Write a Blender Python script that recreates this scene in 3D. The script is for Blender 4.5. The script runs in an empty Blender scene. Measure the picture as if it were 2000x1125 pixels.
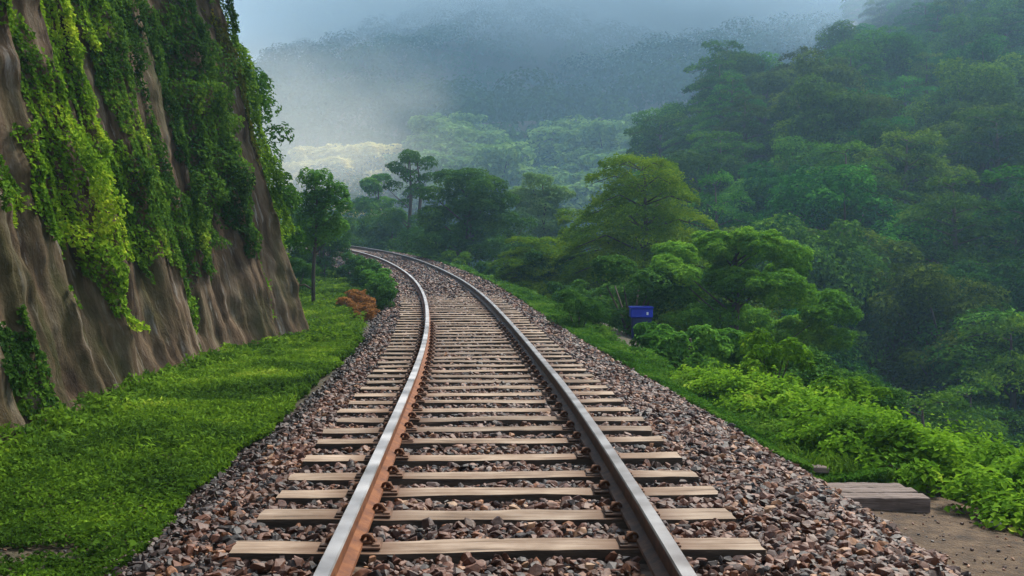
import bpy, bmesh, math, random
import numpy as np
from mathutils import Vector

# ---------------------------------------------------------------- camera, sky, sun
scene = bpy.context.scene
col = scene.collection
R = math.radians
cd = bpy.data.cameras.new("camera"); cam = bpy.data.objects.new("camera", cd); col.objects.link(cam)
CAMZ = 1.412
cam.location = (0, 0, CAMZ); cam.rotation_euler = (R(90), 0, 0)
cd.sensor_width = 36.0; cd.lens = 2180 / 2000 * 36; cd.shift_y = -97.5 / 2000
cd.clip_start = 0.1; cd.clip_end = 3000
scene.camera = cam

SUN_EL, SUN_AZ = 51.0, 36.0          # azimuth clockwise from +Y (forward): soft light through the mist, high and ahead
world = bpy.data.worlds.new("World"); scene.world = world; world.use_nodes = True
wn = world.node_tree.nodes; wl = world.node_tree.links
sky = wn.new('ShaderNodeTexSky'); sky.sky_type = 'NISHITA'; sky.sun_disc = False
sky.sun_elevation = R(SUN_EL); sky.sun_rotation = R(SUN_AZ); sky.air_density = 1.3; sky.dust_density = 1.5; sky.ozone_density = 1.5
wn['Background'].inputs[1].default_value = 0.145
hsv = wn.new('ShaderNodeHueSaturation'); hsv.inputs['Saturation'].default_value = .58
wl.new(sky.outputs[0], hsv.inputs['Color']); wl.new(hsv.outputs[0], wn['Background'].inputs[0])
sd = bpy.data.lights.new("sun", 'SUN'); sd.energy = 5.0; sd.angle = R(16); sd.color = (1, .94, .83)
sun = bpy.data.objects.new("sun", sd); col.objects.link(sun)
a, e = R(SUN_AZ), R(SUN_EL)
dirv = Vector((math.sin(a) * math.cos(e), math.cos(a) * math.cos(e), math.sin(e)))
sun.rotation_euler = dirv.to_track_quat('Z', 'Y').to_euler(); sun.location = (40, -20, 60)
scene.view_settings.view_transform = 'Standard'; scene.view_settings.look = 'None'
scene.view_settings.exposure = 0.70; scene.view_settings.gamma = 1
scene.cycles.volume_bounces = 8; scene.cycles.max_bounces = 10; scene.cycles.diffuse_bounces = 4; scene.cycles.glossy_bounces = 3; scene.cycles.transparent_max_bounces = 4

# ---------------------------------------------------------------- helpers
rng = np.random.default_rng(7)

def tag(o, label=None, cat=None, group=None, kind=None):
    if label: o['label'] = label
    if cat: o['category'] = cat
    if group: o['group'] = group
    if kind: o['kind'] = kind
    return o

def mesh_np(name, verts, faces, mats=None, attr=None, smooth=False, mat_idx=None, uv=None):
    """verts (n,3); faces (m,k) with one k, or a list of such arrays"""
    me = bpy.data.meshes.new(name)
    fl = faces if isinstance(faces, list) else [faces]
    fl = [np.asarray(f, np.int32) for f in fl if len(f)]
    nf = sum(len(f) for f in fl)
    loops = np.concatenate([f.ravel() for f in fl])
    tot = np.concatenate([np.full(len(f), f.shape[1], np.int32) for f in fl])
    st = np.concatenate([[0], np.cumsum(tot)[:-1]]).astype(np.int32)
    me.vertices.add(len(verts)); me.vertices.foreach_set('co', np.asarray(verts, np.float32).ravel())
    me.loops.add(len(loops)); me.loops.foreach_set('vertex_index', loops)
    me.polygons.add(nf); me.polygons.foreach_set('loop_start', st); me.polygons.foreach_set('loop_total', tot)
    if mat_idx is not None: me.polygons.foreach_set('material_index', np.asarray(mat_idx, np.int32))
    me.polygons.foreach_set('use_smooth', np.full(nf, smooth))
    me.update(calc_edges=True)
    if attr is not None:
        at = me.attributes.new('rnd', 'FLOAT', 'FACE'); at.data.foreach_set('value', np.asarray(attr, np.float32))
    if uv is not None:
        ul = me.uv_layers.new(name='uv'); ul.data.foreach_set('uv', np.asarray(uv, np.float32)[loops].ravel())
    for m in (mats or []): me.materials.append(m)
    me.validate(clean_customdata=False)
    return me

def link(name, me, parent=None, loc=None):
    o = bpy.data.objects.new(name, me); col.objects.link(o)
    if parent is not None: o.parent = parent
    if loc is not None: o.location = loc
    return o

def empty(name, loc=(0, 0, 0), rz=0):
    o = bpy.data.objects.new(name, None); col.objects.link(o); o.location = loc; o.rotation_euler = (0, 0, rz)
    o.empty_display_size = .2
    return o

def hash2(ix, iy, seed):
    n = (ix.astype(np.int64) * 374761393 + iy.astype(np.int64) * 668265263 + seed * 2147483647) & 0xffffffff
    n = ((n ^ (n >> 13)) * 1274126177) & 0xffffffff
    return ((n ^ (n >> 16)) & 0xffff) / 65535.0

def noise2(x, y, seed=0):
    x = np.asarray(x, float); y = np.asarray(y, float)
    ix = np.floor(x); iy = np.floor(y); fx = x - ix; fy = y - iy
    fx = fx * fx * (3 - 2 * fx); fy = fy * fy * (3 - 2 * fy)
    h = lambda i, j: hash2(ix + i, iy + j, seed)
    return (h(0, 0) * (1 - fx) + h(1, 0) * fx) * (1 - fy) + (h(0, 1) * (1 - fx) + h(1, 1) * fx) * fy

def fbm(x, y, seed=0, octv=4):
    s = 0; a = .5; t = 0
    for i in range(octv):
        s = s + a * noise2(x * 2 ** i, y * 2 ** i, seed + i); t += a; a *= .5
    return s / t

# ---------------------------------------------------------------- node materials
def new_mat(name):
    m = bpy.data.materials.new(name); m.use_nodes = True
    nt = m.node_tree; b = nt.nodes['Principled BSDF']
    return m, nt, nt.nodes, nt.links, b

def ramp(nodes, stops, interp='LINEAR'):
    r = nodes.new('ShaderNodeValToRGB'); cr = r.color_ramp; cr.interpolation = interp
    while len(cr.elements) < len(stops): cr.elements.new(.5)
    for el, (p, c) in zip(cr.elements, stops): el.position = p; el.color = (*c, 1)
    return r

def leaf_mat(name, stops, transl=.35, rough=.85, objvar=.0, patch=1.0, spec=.04):
    """leaf green varies leaf by leaf (rnd), in soft patches, and a little from plant to plant"""
    m, nt, N, L, b = new_mat(name)
    at = N.new('ShaderNodeAttribute'); at.attribute_name = 'rnd'
    tc = N.new('ShaderNodeTexCoord'); no = N.new('ShaderNodeTexNoise'); no.inputs['Scale'].default_value = patch
    no.inputs['Detail'].default_value = 2
    L.new(tc.outputs['Object'], no.inputs['Vector'])
    mx = N.new('ShaderNodeMath'); mx.operation = 'MULTIPLY_ADD'; mx.inputs[1].default_value = .42
    L.new(at.outputs['Fac'], mx.inputs[0])
    m2 = N.new('ShaderNodeMath'); m2.operation = 'MULTIPLY_ADD'; m2.inputs[1].default_value = 1.5; m2.inputs[2].default_value = -.46
    L.new(no.outputs['Fac'], m2.inputs[0]); L.new(m2.outputs[0], mx.inputs[2])
    rp = ramp(N, stops); L.new(mx.outputs[0], rp.inputs[0])
    out = rp.outputs[0]
    if objvar:
        oi = N.new('ShaderNodeObjectInfo'); hs = N.new('ShaderNodeHueSaturation')
        mr = N.new('ShaderNodeMapRange'); mr.inputs['To Min'].default_value = .5 - objvar * .035; mr.inputs['To Max'].default_value = .5 + objvar * .05
        mv = N.new('ShaderNodeMapRange'); mv.inputs['To Min'].default_value = 1 - objvar * .5; mv.inputs['To Max'].default_value = 1 + objvar * .55
        w = N.new('ShaderNodeMath'); w.operation = 'FRACT'; w2 = N.new('ShaderNodeMath'); w2.operation = 'MULTIPLY'; w2.inputs[1].default_value = 17.3
        L.new(oi.outputs['Random'], mr.inputs['Value']); L.new(oi.outputs['Random'], w2.inputs[0]); L.new(w2.outputs[0], w.inputs[0]); L.new(w.outputs[0], mv.inputs['Value'])
        L.new(mr.outputs[0], hs.inputs['Hue']); L.new(mv.outputs[0], hs.inputs['Value']); L.new(out, hs.inputs['Color']); out = hs.outputs[0]
    b.inputs['Roughness'].default_value = rough; b.inputs['Specular IOR Level'].default_value = spec
    L.new(out, b.inputs['Base Color'])
    tr = N.new('ShaderNodeBsdfTranslucent'); L.new(out, tr.inputs['Color'])
    ms = N.new('ShaderNodeMixShader'); ms.inputs[0].default_value = transl
    L.new(b.outputs[0], ms.inputs[1]); L.new(tr.outputs[0], ms.inputs[2]); L.new(ms.outputs[0], N['Material Output'].inputs['Surface'])
    return m

def noise_mat(name, stops, scale=3, detail=8, rough=.9, bump=.3, bdist=.03, coord='Object', stretch=(1, 1, 1), bscale=None, spec=.3):
    m, nt, N, L, b = new_mat(name)
    tc = N.new('ShaderNodeTexCoord'); mp = N.new('ShaderNodeMapping'); mp.inputs['Scale'].default_value = stretch
    L.new(tc.outputs[coord], mp.inputs[0])
    no = N.new('ShaderNodeTexNoise'); no.inputs['Scale'].default_value = scale; no.inputs['Detail'].default_value = detail
    no.inputs['Roughness'].default_value = .65
    L.new(mp.outputs[0], no.inputs['Vector'])
    rp = ramp(N, stops); L.new(no.outputs['Fac'], rp.inputs[0]); L.new(rp.outputs[0], b.inputs['Base Color'])
    b.inputs['Roughness'].default_value = rough; b.inputs['Specular IOR Level'].default_value = spec
    n2 = N.new('ShaderNodeTexNoise'); n2.inputs['Scale'].default_value = bscale or scale * 4; n2.inputs['Detail'].default_value = 6
    L.new(mp.outputs[0], n2.inputs['Vector'])
    bp = N.new('ShaderNodeBump'); bp.inputs['Strength'].default_value = bump; bp.inputs['Distance'].default_value = bdist
    L.new(n2.outputs['Fac'], bp.inputs['Height']); L.new(bp.outputs[0], b.inputs['Normal'])
    return m

G = lambda *s: [(p, c) for p, c in s]
M = {}
M['ivy'] = leaf_mat('ivy_leaf', G((0, (0.0230, 0.0543, 0.0070)), (.35, (0.0740, 0.1630, 0.0117)), (.65, (0.1973, 0.3396, 0.0187)), (1, (0.4934, 0.5706, 0.0410))), .35, patch=1.1)
M['ivy_dark'] = leaf_mat('ivy_leaf_dark', G((0, (0.0151, 0.0377, 0.0078)), (.4, (0.0415, 0.1015, 0.0131)), (.75, (0.1131, 0.2175, 0.0183)), (1, (0.3393, 0.4350, 0.0391))), .3, patch=1.0)
M['ivy_rust'] = leaf_mat('ivy_leaf_rusty', G((0, (.04, .05, .01)), (.5, (.14, .16, .02)), (1, (.33, .24, .03))), .3, patch=1.5)
M['cover'] = leaf_mat('clover_leaf', G((0, (0.0137, 0.0339, 0.0061)), (.4, (0.0583, 0.1243, 0.0107)), (.75, (0.1371, 0.2488, 0.0152)), (1, (0.2913, 0.3769, 0.0380))), .35, patch=.9)
M['verge'] = leaf_mat('verge_leaf', G((0, (0.0169, 0.0506, 0.0081)), (.45, (0.0540, 0.1485, 0.0135)), (1, (0.1755, 0.3038, 0.0405))), .35, patch=.9)
M['shrub'] = leaf_mat('shrub_leaf', G((0, (0.0304, 0.0730, 0.0064)), (.4, (0.1012, 0.2272, 0.0118)), (.75, (0.2226, 0.3895, 0.0236)), (1, (0.4250, 0.5031, 0.0551))), .4, patch=1.6)
M['broad'] = leaf_mat('broad_leaf', G((0, (0.0242, 0.0825, 0.0110)), (.45, (0.0825, 0.2200, 0.0220)), (1, (0.2200, 0.4180, 0.0495))), .3, patch=.5)
M['broad_bright'] = leaf_mat('bright_broad_leaf', G((0, (0.0300, 0.0950, 0.0100)), (.45, (0.1100, 0.2701, 0.0200)), (1, (0.3001, 0.5002, 0.0500))), .35, patch=.5)
M['fir'] = leaf_mat('fir_needle', G((0, (0.0360, 0.0840, 0.0060)), (.45, (0.1020, 0.2040, 0.0084)), (1, (0.2760, 0.3840, 0.0180))), .25, patch=.5)
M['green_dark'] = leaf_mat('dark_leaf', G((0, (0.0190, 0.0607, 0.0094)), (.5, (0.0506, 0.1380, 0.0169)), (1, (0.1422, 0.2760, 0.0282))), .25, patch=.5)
M['forest'] = leaf_mat('forest_leaf', G((0, (0.0066, 0.0274, 0.0027)), (.45, (0.0425, 0.1221, 0.0082)), (1, (0.1796, 0.3323, 0.0190))), .25, objvar=.9, patch=.25)
M['far'] = leaf_mat('far_leaf', spec=0.0, rough=.9, stops= G((0, (.014, .040, .012)), (.5, (.035, .085, .022)), (1, (.075, .15, .03))), transl=.1, patch=.02)
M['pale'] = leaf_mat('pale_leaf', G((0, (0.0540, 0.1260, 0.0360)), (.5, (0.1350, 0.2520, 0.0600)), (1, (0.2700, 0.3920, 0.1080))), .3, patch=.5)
M['yellow'] = leaf_mat('yellow_glow_leaf', G((0, (0.3344, 0.3135, 0.0731)), (.5, (0.6270, 0.5434, 0.1672)), (1, (0.8882, 0.7524, 0.3135))), .35, patch=.5)  # warm glow of the sunlit misty slope put into the leaf colour
M['rust_fern'] = leaf_mat('dry_fern', G((0, (.10, .05, .015)), (.5, (.30, .13, .035)), (1, (.50, .26, .08))), .3, patch=2)
M['bark'] = noise_mat('bark', G((.3, (.030, .022, .016)), (.7, (.10, .075, .055))), 6, stretch=(1, 1, .2), bump=.6)
M['soil'] = noise_mat('soil', G((.3, (.022, .020, .010)), (.5, (.055, .045, .022)), (.75, (.075, .05, .033))), 2.4, bump=.9, bdist=.05, bscale=30)
M['bed'] = noise_mat('ballast_bed', G((.3, (.035, .022, .015)), (.5, (.10, .065, .045)), (.7, (.20, .14, .105))), 9, bump=.9, bdist=.05, bscale=14)
M['dirt'] = noise_mat('dirt', G((.3, (0.0315, 0.0185, 0.0093)), (.5, (0.0770, 0.0462, 0.0236)), (.65, (0.1190, 0.0759, 0.0409)), (.8, (0.1890, 0.1320, 0.0806))), 9, detail=12, bump=1, bdist=.03, bscale=45)
M['blue'] = noise_mat('blue_plastic', G((.3, (0.0052, 0.0158, 0.2888)), (.7, (0.0105, 0.0394, 0.5513))), 3, bump=.1, rough=.45)
M['blue_dark'] = noise_mat('blue_plastic_dark', G((.3, (.002, .006, .05)), (.7, (.004, .010, .10))), 3, bump=.1, rough=.6)
M['white'] = noise_mat('white_paint', G((.3, (.6, .65, .7)), (.7, (.75, .78, .8))), 5, bump=.05, rough=.5)
M['step'] = noise_mat('old_step_timber', G((.25, (.05, .036, .028)), (.5, (.13, .095, .078)), (.75, (.25, .19, .165))), 3, stretch=(1, 9, 9), bump=.8, bdist=.01)

# sleeper timber: grain runs along X
def sleeper_mat():
    m, nt, N, L, b = new_mat('sleeper_timber')
    tc = N.new('ShaderNodeTexCoord'); mp = N.new('ShaderNodeMapping'); mp.inputs['Scale'].default_value = (1.2, 14, 10)
    oi = N.new('ShaderNodeObjectInfo'); ad = N.new('ShaderNodeVectorMath'); ad.operation = 'SCALE'; ad.inputs['Scale'].default_value = 1
    L.new(tc.outputs['Object'], ad.inputs[0]); L.new(ad.outputs[0], mp.inputs[0])
    sc_ = N.new('ShaderNodeMath'); sc_.operation = 'MULTIPLY'; sc_.inputs[1].default_value = 40
    cx = N.new('ShaderNodeCombineXYZ'); L.new(oi.outputs['Random'], sc_.inputs[0]); L.new(sc_.outputs[0], cx.inputs[0]); L.new(sc_.outputs[0], cx.inputs[1])
    L.new(cx.outputs[0], mp.inputs['Location'])
    no = N.new('ShaderNodeTexNoise'); no.inputs['Scale'].default_value = 1.6; no.inputs['Detail'].default_value = 9; no.inputs['Roughness'].default_value = .6
    L.new(mp.outputs[0], no.inputs['Vector'])
    rp = ramp(N, G((.28, (.07, .045, .030)), (.43, (.27, .19, .13)), (.62, (.38, .29, .215)), (.8, (.48, .385, .30))))
    L.new(no.outputs['Fac'], rp.inputs[0])
    n3 = N.new('ShaderNodeTexNoise'); n3.inputs['Scale'].default_value = 2.2; n3.inputs['Detail'].default_value = 5
    L.new(tc.outputs['Object'], n3.inputs['Vector'])
    rr = ramp(N, G((.35, (.42, .34, .28)), (.6, (1, 1, 1)))); L.new(n3.outputs['Fac'], rr.inputs[0])
    mm = N.new('ShaderNodeMix'); mm.data_type = 'RGBA'; mm.blend_type = 'MULTIPLY'; mm.inputs[0].default_value = .8
    L.new(rp.outputs[0], mm.inputs[6]); L.new(rr.outputs[0], mm.inputs[7])
    sx = N.new('ShaderNodeSeparateXYZ'); L.new(tc.outputs['Object'], sx.inputs[0])
    ab = N.new('ShaderNodeMath'); ab.operation = 'ABSOLUTE'; L.new(sx.outputs[0], ab.inputs[0])
    su = N.new('ShaderNodeMath'); su.operation = 'SUBTRACT'; su.inputs[1].default_value = .7525; L.new(ab.outputs[0], su.inputs[0])
    a2 = N.new('ShaderNodeMath'); a2.operation = 'ABSOLUTE'; L.new(su.outputs[0], a2.inputs[0])
    nn = N.new('ShaderNodeMath'); nn.operation = 'MULTIPLY_ADD'; nn.inputs[1].default_value = -.25; L.new(n3.outputs['Fac'], nn.inputs[0]); L.new(a2.outputs[0], nn.inputs[2])
    st = N.new('ShaderNodeMapRange'); st.inputs['From Min'].default_value = -.02; st.inputs['From Max'].default_value = .20; st.inputs['To Min'].default_value = .85; st.inputs['To Max'].default_value = 0
    L.new(nn.outputs[0], st.inputs['Value'])
    rm = N.new('ShaderNodeMix'); rm.data_type = 'RGBA'; rm.inputs[7].default_value = (.10, .045, .022, 1)
    L.new(st.outputs[0], rm.inputs[0]); L.new(mm.outputs[2], rm.inputs[6]); mm = rm
    hv = N.new('ShaderNodeHueSaturation'); mv = N.new('ShaderNodeMapRange'); mv.inputs['To Min'].default_value = .62; mv.inputs['To Max'].default_value = 1.12
    L.new(oi.outputs['Random'], mv.inputs['Value']); L.new(mv.outputs[0], hv.inputs['Value']); L.new(mm.outputs[2], hv.inputs['Color'])
    L.new(hv.outputs[0], b.inputs['Base Color']); b.inputs['Roughness'].default_value = .85; b.inputs['Specular IOR Level'].default_value = .25
    bp = N.new('ShaderNodeBump'); bp.inputs['Strength'].default_value = .6; bp.inputs['Distance'].default_value = .012
    L.new(no.outputs['Fac'], bp.inputs['Height']); L.new(bp.outputs[0], b.inputs['Normal'])
    return m
M['sleeper'] = sleeper_mat()
M['sleeper_side_shade'] = noise_mat('sleeper_side_shade', G((.3, (.020, .014, .010)), (.55, (.06, .042, .028)), (.8, (.15, .11, .075))), 6, stretch=(.6, 1, 4), bump=.6, bdist=.01)  # dirty brown, with the shadow on the side faces painted in

def stone_mat():
    m, nt, N, L, b = new_mat('crushed_stone')
    at = N.new('ShaderNodeAttribute'); at.attribute_name = 'rnd'
    rp = ramp(N, G((0, (0.0068, 0.0031, 0.0015)), (.22, (0.0205, 0.0078, 0.0032)), (.42, (0.0651, 0.0187, 0.0056)), (.60, (0.1302, 0.0394, 0.0111)), (.72, (0.0719, 0.0341, 0.0178)), (.84, (0.1987, 0.0700, 0.0222)), (.93, (0.2741, 0.1226, 0.0468)), (1, (0.3152, 0.1839, 0.0961))))
    tc = N.new('ShaderNodeTexCoord'); no = N.new('ShaderNodeTexNoise'); no.inputs['Scale'].default_value = 30; no.inputs['Detail'].default_value = 4
    L.new(tc.outputs['Object'], no.inputs['Vector']); L.new(at.outputs['Fac'], rp.inputs[0])
    rr = ramp(N, G((.3, (.6, .55, .5)), (.7, (1.1, 1.1, 1.1)))); L.new(no.outputs['Fac'], rr.inputs[0])
    mm = N.new('ShaderNodeMix'); mm.data_type = 'RGBA'; mm.blend_type = 'MULTIPLY'; mm.inputs[0].default_value = 1
    L.new(rp.outputs[0], mm.inputs[6]); L.new(rr.outputs[0], mm.inputs[7]); L.new(mm.outputs[2], b.inputs['Base Color'])
    b.inputs['Roughness'].default_value = .62; b.inputs['Specular IOR Level'].default_value = .45
    bp = N.new('ShaderNodeBump'); bp.inputs['Strength'].default_value = .5; bp.inputs['Distance'].default_value = .008
    L.new(no.outputs['Fac'], bp.inputs['Height']); L.new(bp.outputs[0], b.inputs['Normal'])
    return m
M['stone'] = stone_mat()

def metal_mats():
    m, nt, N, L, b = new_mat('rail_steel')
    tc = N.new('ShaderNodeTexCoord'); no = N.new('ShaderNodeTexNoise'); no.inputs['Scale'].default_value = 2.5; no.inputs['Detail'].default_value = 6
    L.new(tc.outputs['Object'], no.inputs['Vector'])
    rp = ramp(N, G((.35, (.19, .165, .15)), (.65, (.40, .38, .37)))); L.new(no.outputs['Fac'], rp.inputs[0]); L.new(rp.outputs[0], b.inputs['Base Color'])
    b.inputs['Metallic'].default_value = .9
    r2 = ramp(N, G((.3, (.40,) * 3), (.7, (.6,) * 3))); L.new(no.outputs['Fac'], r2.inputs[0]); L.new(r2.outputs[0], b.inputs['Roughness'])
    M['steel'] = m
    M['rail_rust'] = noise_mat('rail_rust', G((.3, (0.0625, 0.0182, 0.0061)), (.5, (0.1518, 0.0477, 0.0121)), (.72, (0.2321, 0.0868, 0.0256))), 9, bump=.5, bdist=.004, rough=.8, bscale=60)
    M['rail_dark'] = noise_mat('rail_shaded_rust', G((.3, (.03, .017, .012)), (.5, (.075, .038, .022)), (.75, (.17, .08, .04))), 9, bump=.5, bdist=.004, rough=.75, bscale=60)  # dark rust for the plates; on the right rail it paints in the shade
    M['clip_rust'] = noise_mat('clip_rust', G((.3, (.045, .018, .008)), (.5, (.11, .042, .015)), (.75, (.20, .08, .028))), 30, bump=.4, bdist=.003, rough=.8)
    m, nt, N, L, b = new_mat('rail_shaded_steel')
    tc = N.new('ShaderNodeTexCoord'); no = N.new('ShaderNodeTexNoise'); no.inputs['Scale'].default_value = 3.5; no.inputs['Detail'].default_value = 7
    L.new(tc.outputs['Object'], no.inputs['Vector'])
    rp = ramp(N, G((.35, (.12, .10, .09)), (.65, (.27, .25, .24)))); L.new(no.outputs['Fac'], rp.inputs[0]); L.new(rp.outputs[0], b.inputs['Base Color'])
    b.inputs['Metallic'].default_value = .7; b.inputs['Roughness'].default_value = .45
    M['steel_shaded'] = m  # same steel, coloured darker for the dim reflection on the right head
metal_mats()

def wall_mat():
    """weathered rock: brown with grey and pale streaks that run down the face (uv = along, up), green where moss grows"""
    m, nt, N, L, b = new_mat('wall_rock')
    uv = N.new('ShaderNodeUVMap'); uv.uv_map = 'uv'
    def nz(sx, sy, det=8, rough=.6, off=0):
        mp = N.new('ShaderNodeMapping'); mp.inputs['Scale'].default_value = (sx, sy, 1); mp.inputs['Location'].default_value = (off, off, 0)
        L.new(uv.outputs[0], mp.inputs[0])
        no = N.new('ShaderNodeTexNoise'); no.inputs['Scale'].default_value = 1; no.inputs['Detail'].default_value = det; no.inputs['Roughness'].default_value = rough
        L.new(mp.outputs[0], no.inputs['Vector']); return no
    a1 = nz(5.5, .55, 10, .68); r1 = ramp(N, G((.32, (0.0132, 0.0078, 0.0044)), (.42, (0.0615, 0.0366, 0.0190)), (.52, (0.1372, 0.0873, 0.0482)), (.62, (0.2176, 0.1615, 0.1060)), (.72, (0.3973, 0.3405, 0.2485)))); L.new(a1.outputs['Fac'], r1.inputs[0])
    a2 = nz(13, 1.3, 8, .65, 5); r2 = ramp(N, G((.57, (0,) * 3), (.68, (.9,) * 3))); L.new(a2.outputs['Fac'], r2.inputs[0])
    mx = N.new('ShaderNodeMix'); mx.data_type = 'RGBA'; L.new(r2.outputs[0], mx.inputs[0]); L.new(r1.outputs[0], mx.inputs[6]); mx.inputs[7].default_value = (.34, .30, .255, 1)
    a3 = nz(1.3, .35, 6, .6, 11); r3 = ramp(N, G((.50, (0,) * 3), (.66, (.8,) * 3))); L.new(a3.outputs['Fac'], r3.inputs[0])
    m2 = N.new('ShaderNodeMix'); m2.data_type = 'RGBA'; L.new(r3.outputs[0], m2.inputs[0]); L.new(mx.outputs[2], m2.inputs[6]); m2.inputs[7].default_value = (.055, .056, .014, 1)
    L.new(m2.outputs[2], b.inputs['Base Color']); b.inputs['Roughness'].default_value = .9; b.inputs['Specular IOR Level'].default_value = .2
    a4 = nz(13, 4.2, 12, .76, 3); bp = N.new('ShaderNodeBump'); bp.inputs['Strength'].default_value = 1; bp.inputs['Distance'].default_value = .11
    L.new(a4.outputs['Fac'], bp.inputs['Height']); L.new(bp.outputs[0], b.inputs['Normal'])
    return m
M['wall'] = wall_mat()

# ---------------------------------------------------------------- the line of the track (plan and gradient)
KS = np.array([0, 12, 24, 36, 48, 60, 80, 120.])
KK = np.array([.0026, .0026, .0036, .0058, .0080, .0102, .0123, .0145])
GG = np.array([.0145, -.0199, .0106, .0194, .034, .0287, .0259, .0244])
DS = .25
TS = np.arange(-30, 120, DS)
_k = np.where(TS < 0, 0, np.interp(TS, KS, KK)); _g = np.where(TS < 0, 0, np.interp(TS, KS, GG))
i0 = int(round(30 / DS))
TH = .015 + np.cumsum(_k) * DS; TH -= TH[i0] - .015
TX = np.cumsum(-np.sin(TH)) * DS; TX += .0684 - TX[i0]
TY = np.cumsum(np.cos(TH)) * DS; TY -= TY[i0]
TZ = np.cumsum(_g) * DS; TZ -= TZ[i0]

def track(s, u=0.0):
    th = np.interp(s, TS, TH)
    return np.interp(s, TS, TX) + u * np.cos(th), np.interp(s, TS, TY) + u * np.sin(th), np.interp(s, TS, TZ), th

def nearest(X, Y):
    X = np.asarray(X, float).ravel(); Y = np.asarray(Y, float).ravel()
    s = np.empty(len(X)); u = np.empty(len(X)); sub = slice(None, None, 4)
    tx, ty, th, ts = TX[sub], TY[sub], TH[sub], TS[sub]
    for i in range(0, len(X), 20000):
        d = (X[i:i + 20000, None] - tx) ** 2 + (Y[i:i + 20000, None] - ty) ** 2
        j = d.argmin(1)
        dx = X[i:i + 20000] - tx[j]; dy = Y[i:i + 20000] - ty[j]
        al = -dx * np.sin(th[j]) + dy * np.cos(th[j])
        s[i:i + 20000] = ts[j] + np.clip(al, -1, 1); u[i:i + 20000] = dx * np.cos(th[j]) + dy * np.sin(th[j])
    return s, u

# foot of the rock wall: X as a function of Y
WBY = np.array([-6, 4, 9.7, 11.7, 15.7, 18.5, 20.7, 21.4]); WBX = np.array([-4.3, -4.4, -4.45, -4.6, -4.75, -4.5, -4.0, -3.92])
BATTER = .26; WALL_END = 21.4; GROUND_L = -.56

def tree_top(X, Y):
    """height of the tree tops on the wooded hillside to the right"""
    t = -6.5 + (Y - 26) * .325
    t = np.minimum(t, 20.5 - np.maximum(0, Y - 112) * .25)
    far = 19 + (Y - 112) * .33 + (X - .34 * Y) * .35
    t = np.where((Y > 112) & (X > .30 * Y), np.maximum(t, far), t)
    t = t - np.maximum(0, .17 * Y + 2.5 - X) * 1.15
    return t

def mountain(X, Y):
    ridge = np.where(X > -100, 206 + (X + 100) * .35, 206 + (X + 100) * .62)
    ridge = np.clip(ridge + 22 * (fbm(X / 80, Y / 160, 5) - .5), 4, 236)
    t = np.clip((Y - 170) / 780, 0, 1)
    return -10 + (ridge + 3) * t ** 1.05 + 50 * (fbm(X / 95, Y / 95, 9) - .5) * np.clip(t * 4, 0, 1)

def ground_z(X, Y):
    sh = np.shape(X); X = np.asarray(X, float).ravel(); Y = np.asarray(Y, float).ravel()
    s, u = nearest(X, Y); zt = np.interp(s, TS, TZ)
    zr = np.interp(u, [0, 2.2, 2.7, 3.6, 4.4, 5.2, 30], [-.40, -.46, -.66, -.70, -.97, -1.5, -22])
    z = zt * np.clip(1.6 - np.abs(u) / 30, 0, 1) + zr
    gl = GROUND_L + .35 * np.maximum(0, zt)
    wl_ = np.clip((-u - 1.85) / .5, 0, 1); wl_ = wl_ * wl_ * (3 - 2 * wl_)
    z = np.where(u < 0, (zt - .40) * (1 - wl_) + gl * wl_, z)
    wb = np.interp(Y, WBY, WBX); d = np.where(Y < WALL_END - .25, wb - .55 - X, -7.5 - u)
    hill = GROUND_L - .1 + np.minimum(d * np.where(Y < WALL_END - .25, 3.0, 1.3), 8.6) + np.maximum(0, d - 4) * .18
    z = np.where((u < 0) & (d > 0), np.maximum(z, hill), z)
    z = np.maximum(z, -16)
    z = np.where(X > .1 * Y - 6, np.maximum(z, np.where(Y > 20, tree_top(X, Y) - 7.5, -16)), z)
    mt = mountain(X, Y); z = np.where((Y > 120) & (np.abs(u) > 6), np.maximum(z, mt), z)
    return z.reshape(sh)

# ground: one sheet in rings round the camera, out past the far slope
ang = np.concatenate([np.linspace(-180, -40, 36)[:-1], np.linspace(-40, 40, 420), np.linspace(40, 180, 36)[1:-1]])
rad = np.concatenate([[.4], np.geomspace(1.5, 30, 170), np.geomspace(30.6, 1100, 150)])
A, RR = np.meshgrid(np.radians(ang), rad, indexing='ij')
GX, GY = RR * np.sin(A), RR * np.cos(A)
GZ = ground_z(GX, GY)
GZ += (fbm(GX * 1.3, GY * 1.3, 3) - .5) * np.where(RR < 40, .016, .5)
na, nr = A.shape
ii = np.arange(na)[:, None] * nr + np.arange(nr - 1)[None, :]; jj = (np.roll(np.arange(na), -1))[:, None] * nr + np.arange(nr - 1)[None, :]
F = np.stack([ii, ii + 1, jj + 1, jj], -1).reshape(-1, 4)
tag(link('ground', mesh_np('ground', np.stack([GX, GY, GZ], -1).reshape(-1, 3), F, [M['soil']], smooth=True)), kind='structure')

# ---------------------------------------------------------------- ballast bed and loose stones
SL = [0, .65, 1.22, 1.71, 2.35, 3.03, 3.58, 4.16, 4.75]
sleeper_s = [5.66 + q for q in SL]
while sleeper_s[-1] < 36: sleeper_s.append(sleeper_s[-1] + .6)
sleeper_s = [5.06, 4.45] + sleeper_s
sls = np.array(sorted(sleeper_s))

def redge(s): return np.interp(s, [4, 8, 10, 13, 20, 30, 60], [2.62, 2.5, 2.38, 2.25, 1.98, 1.88, 1.85])

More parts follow.
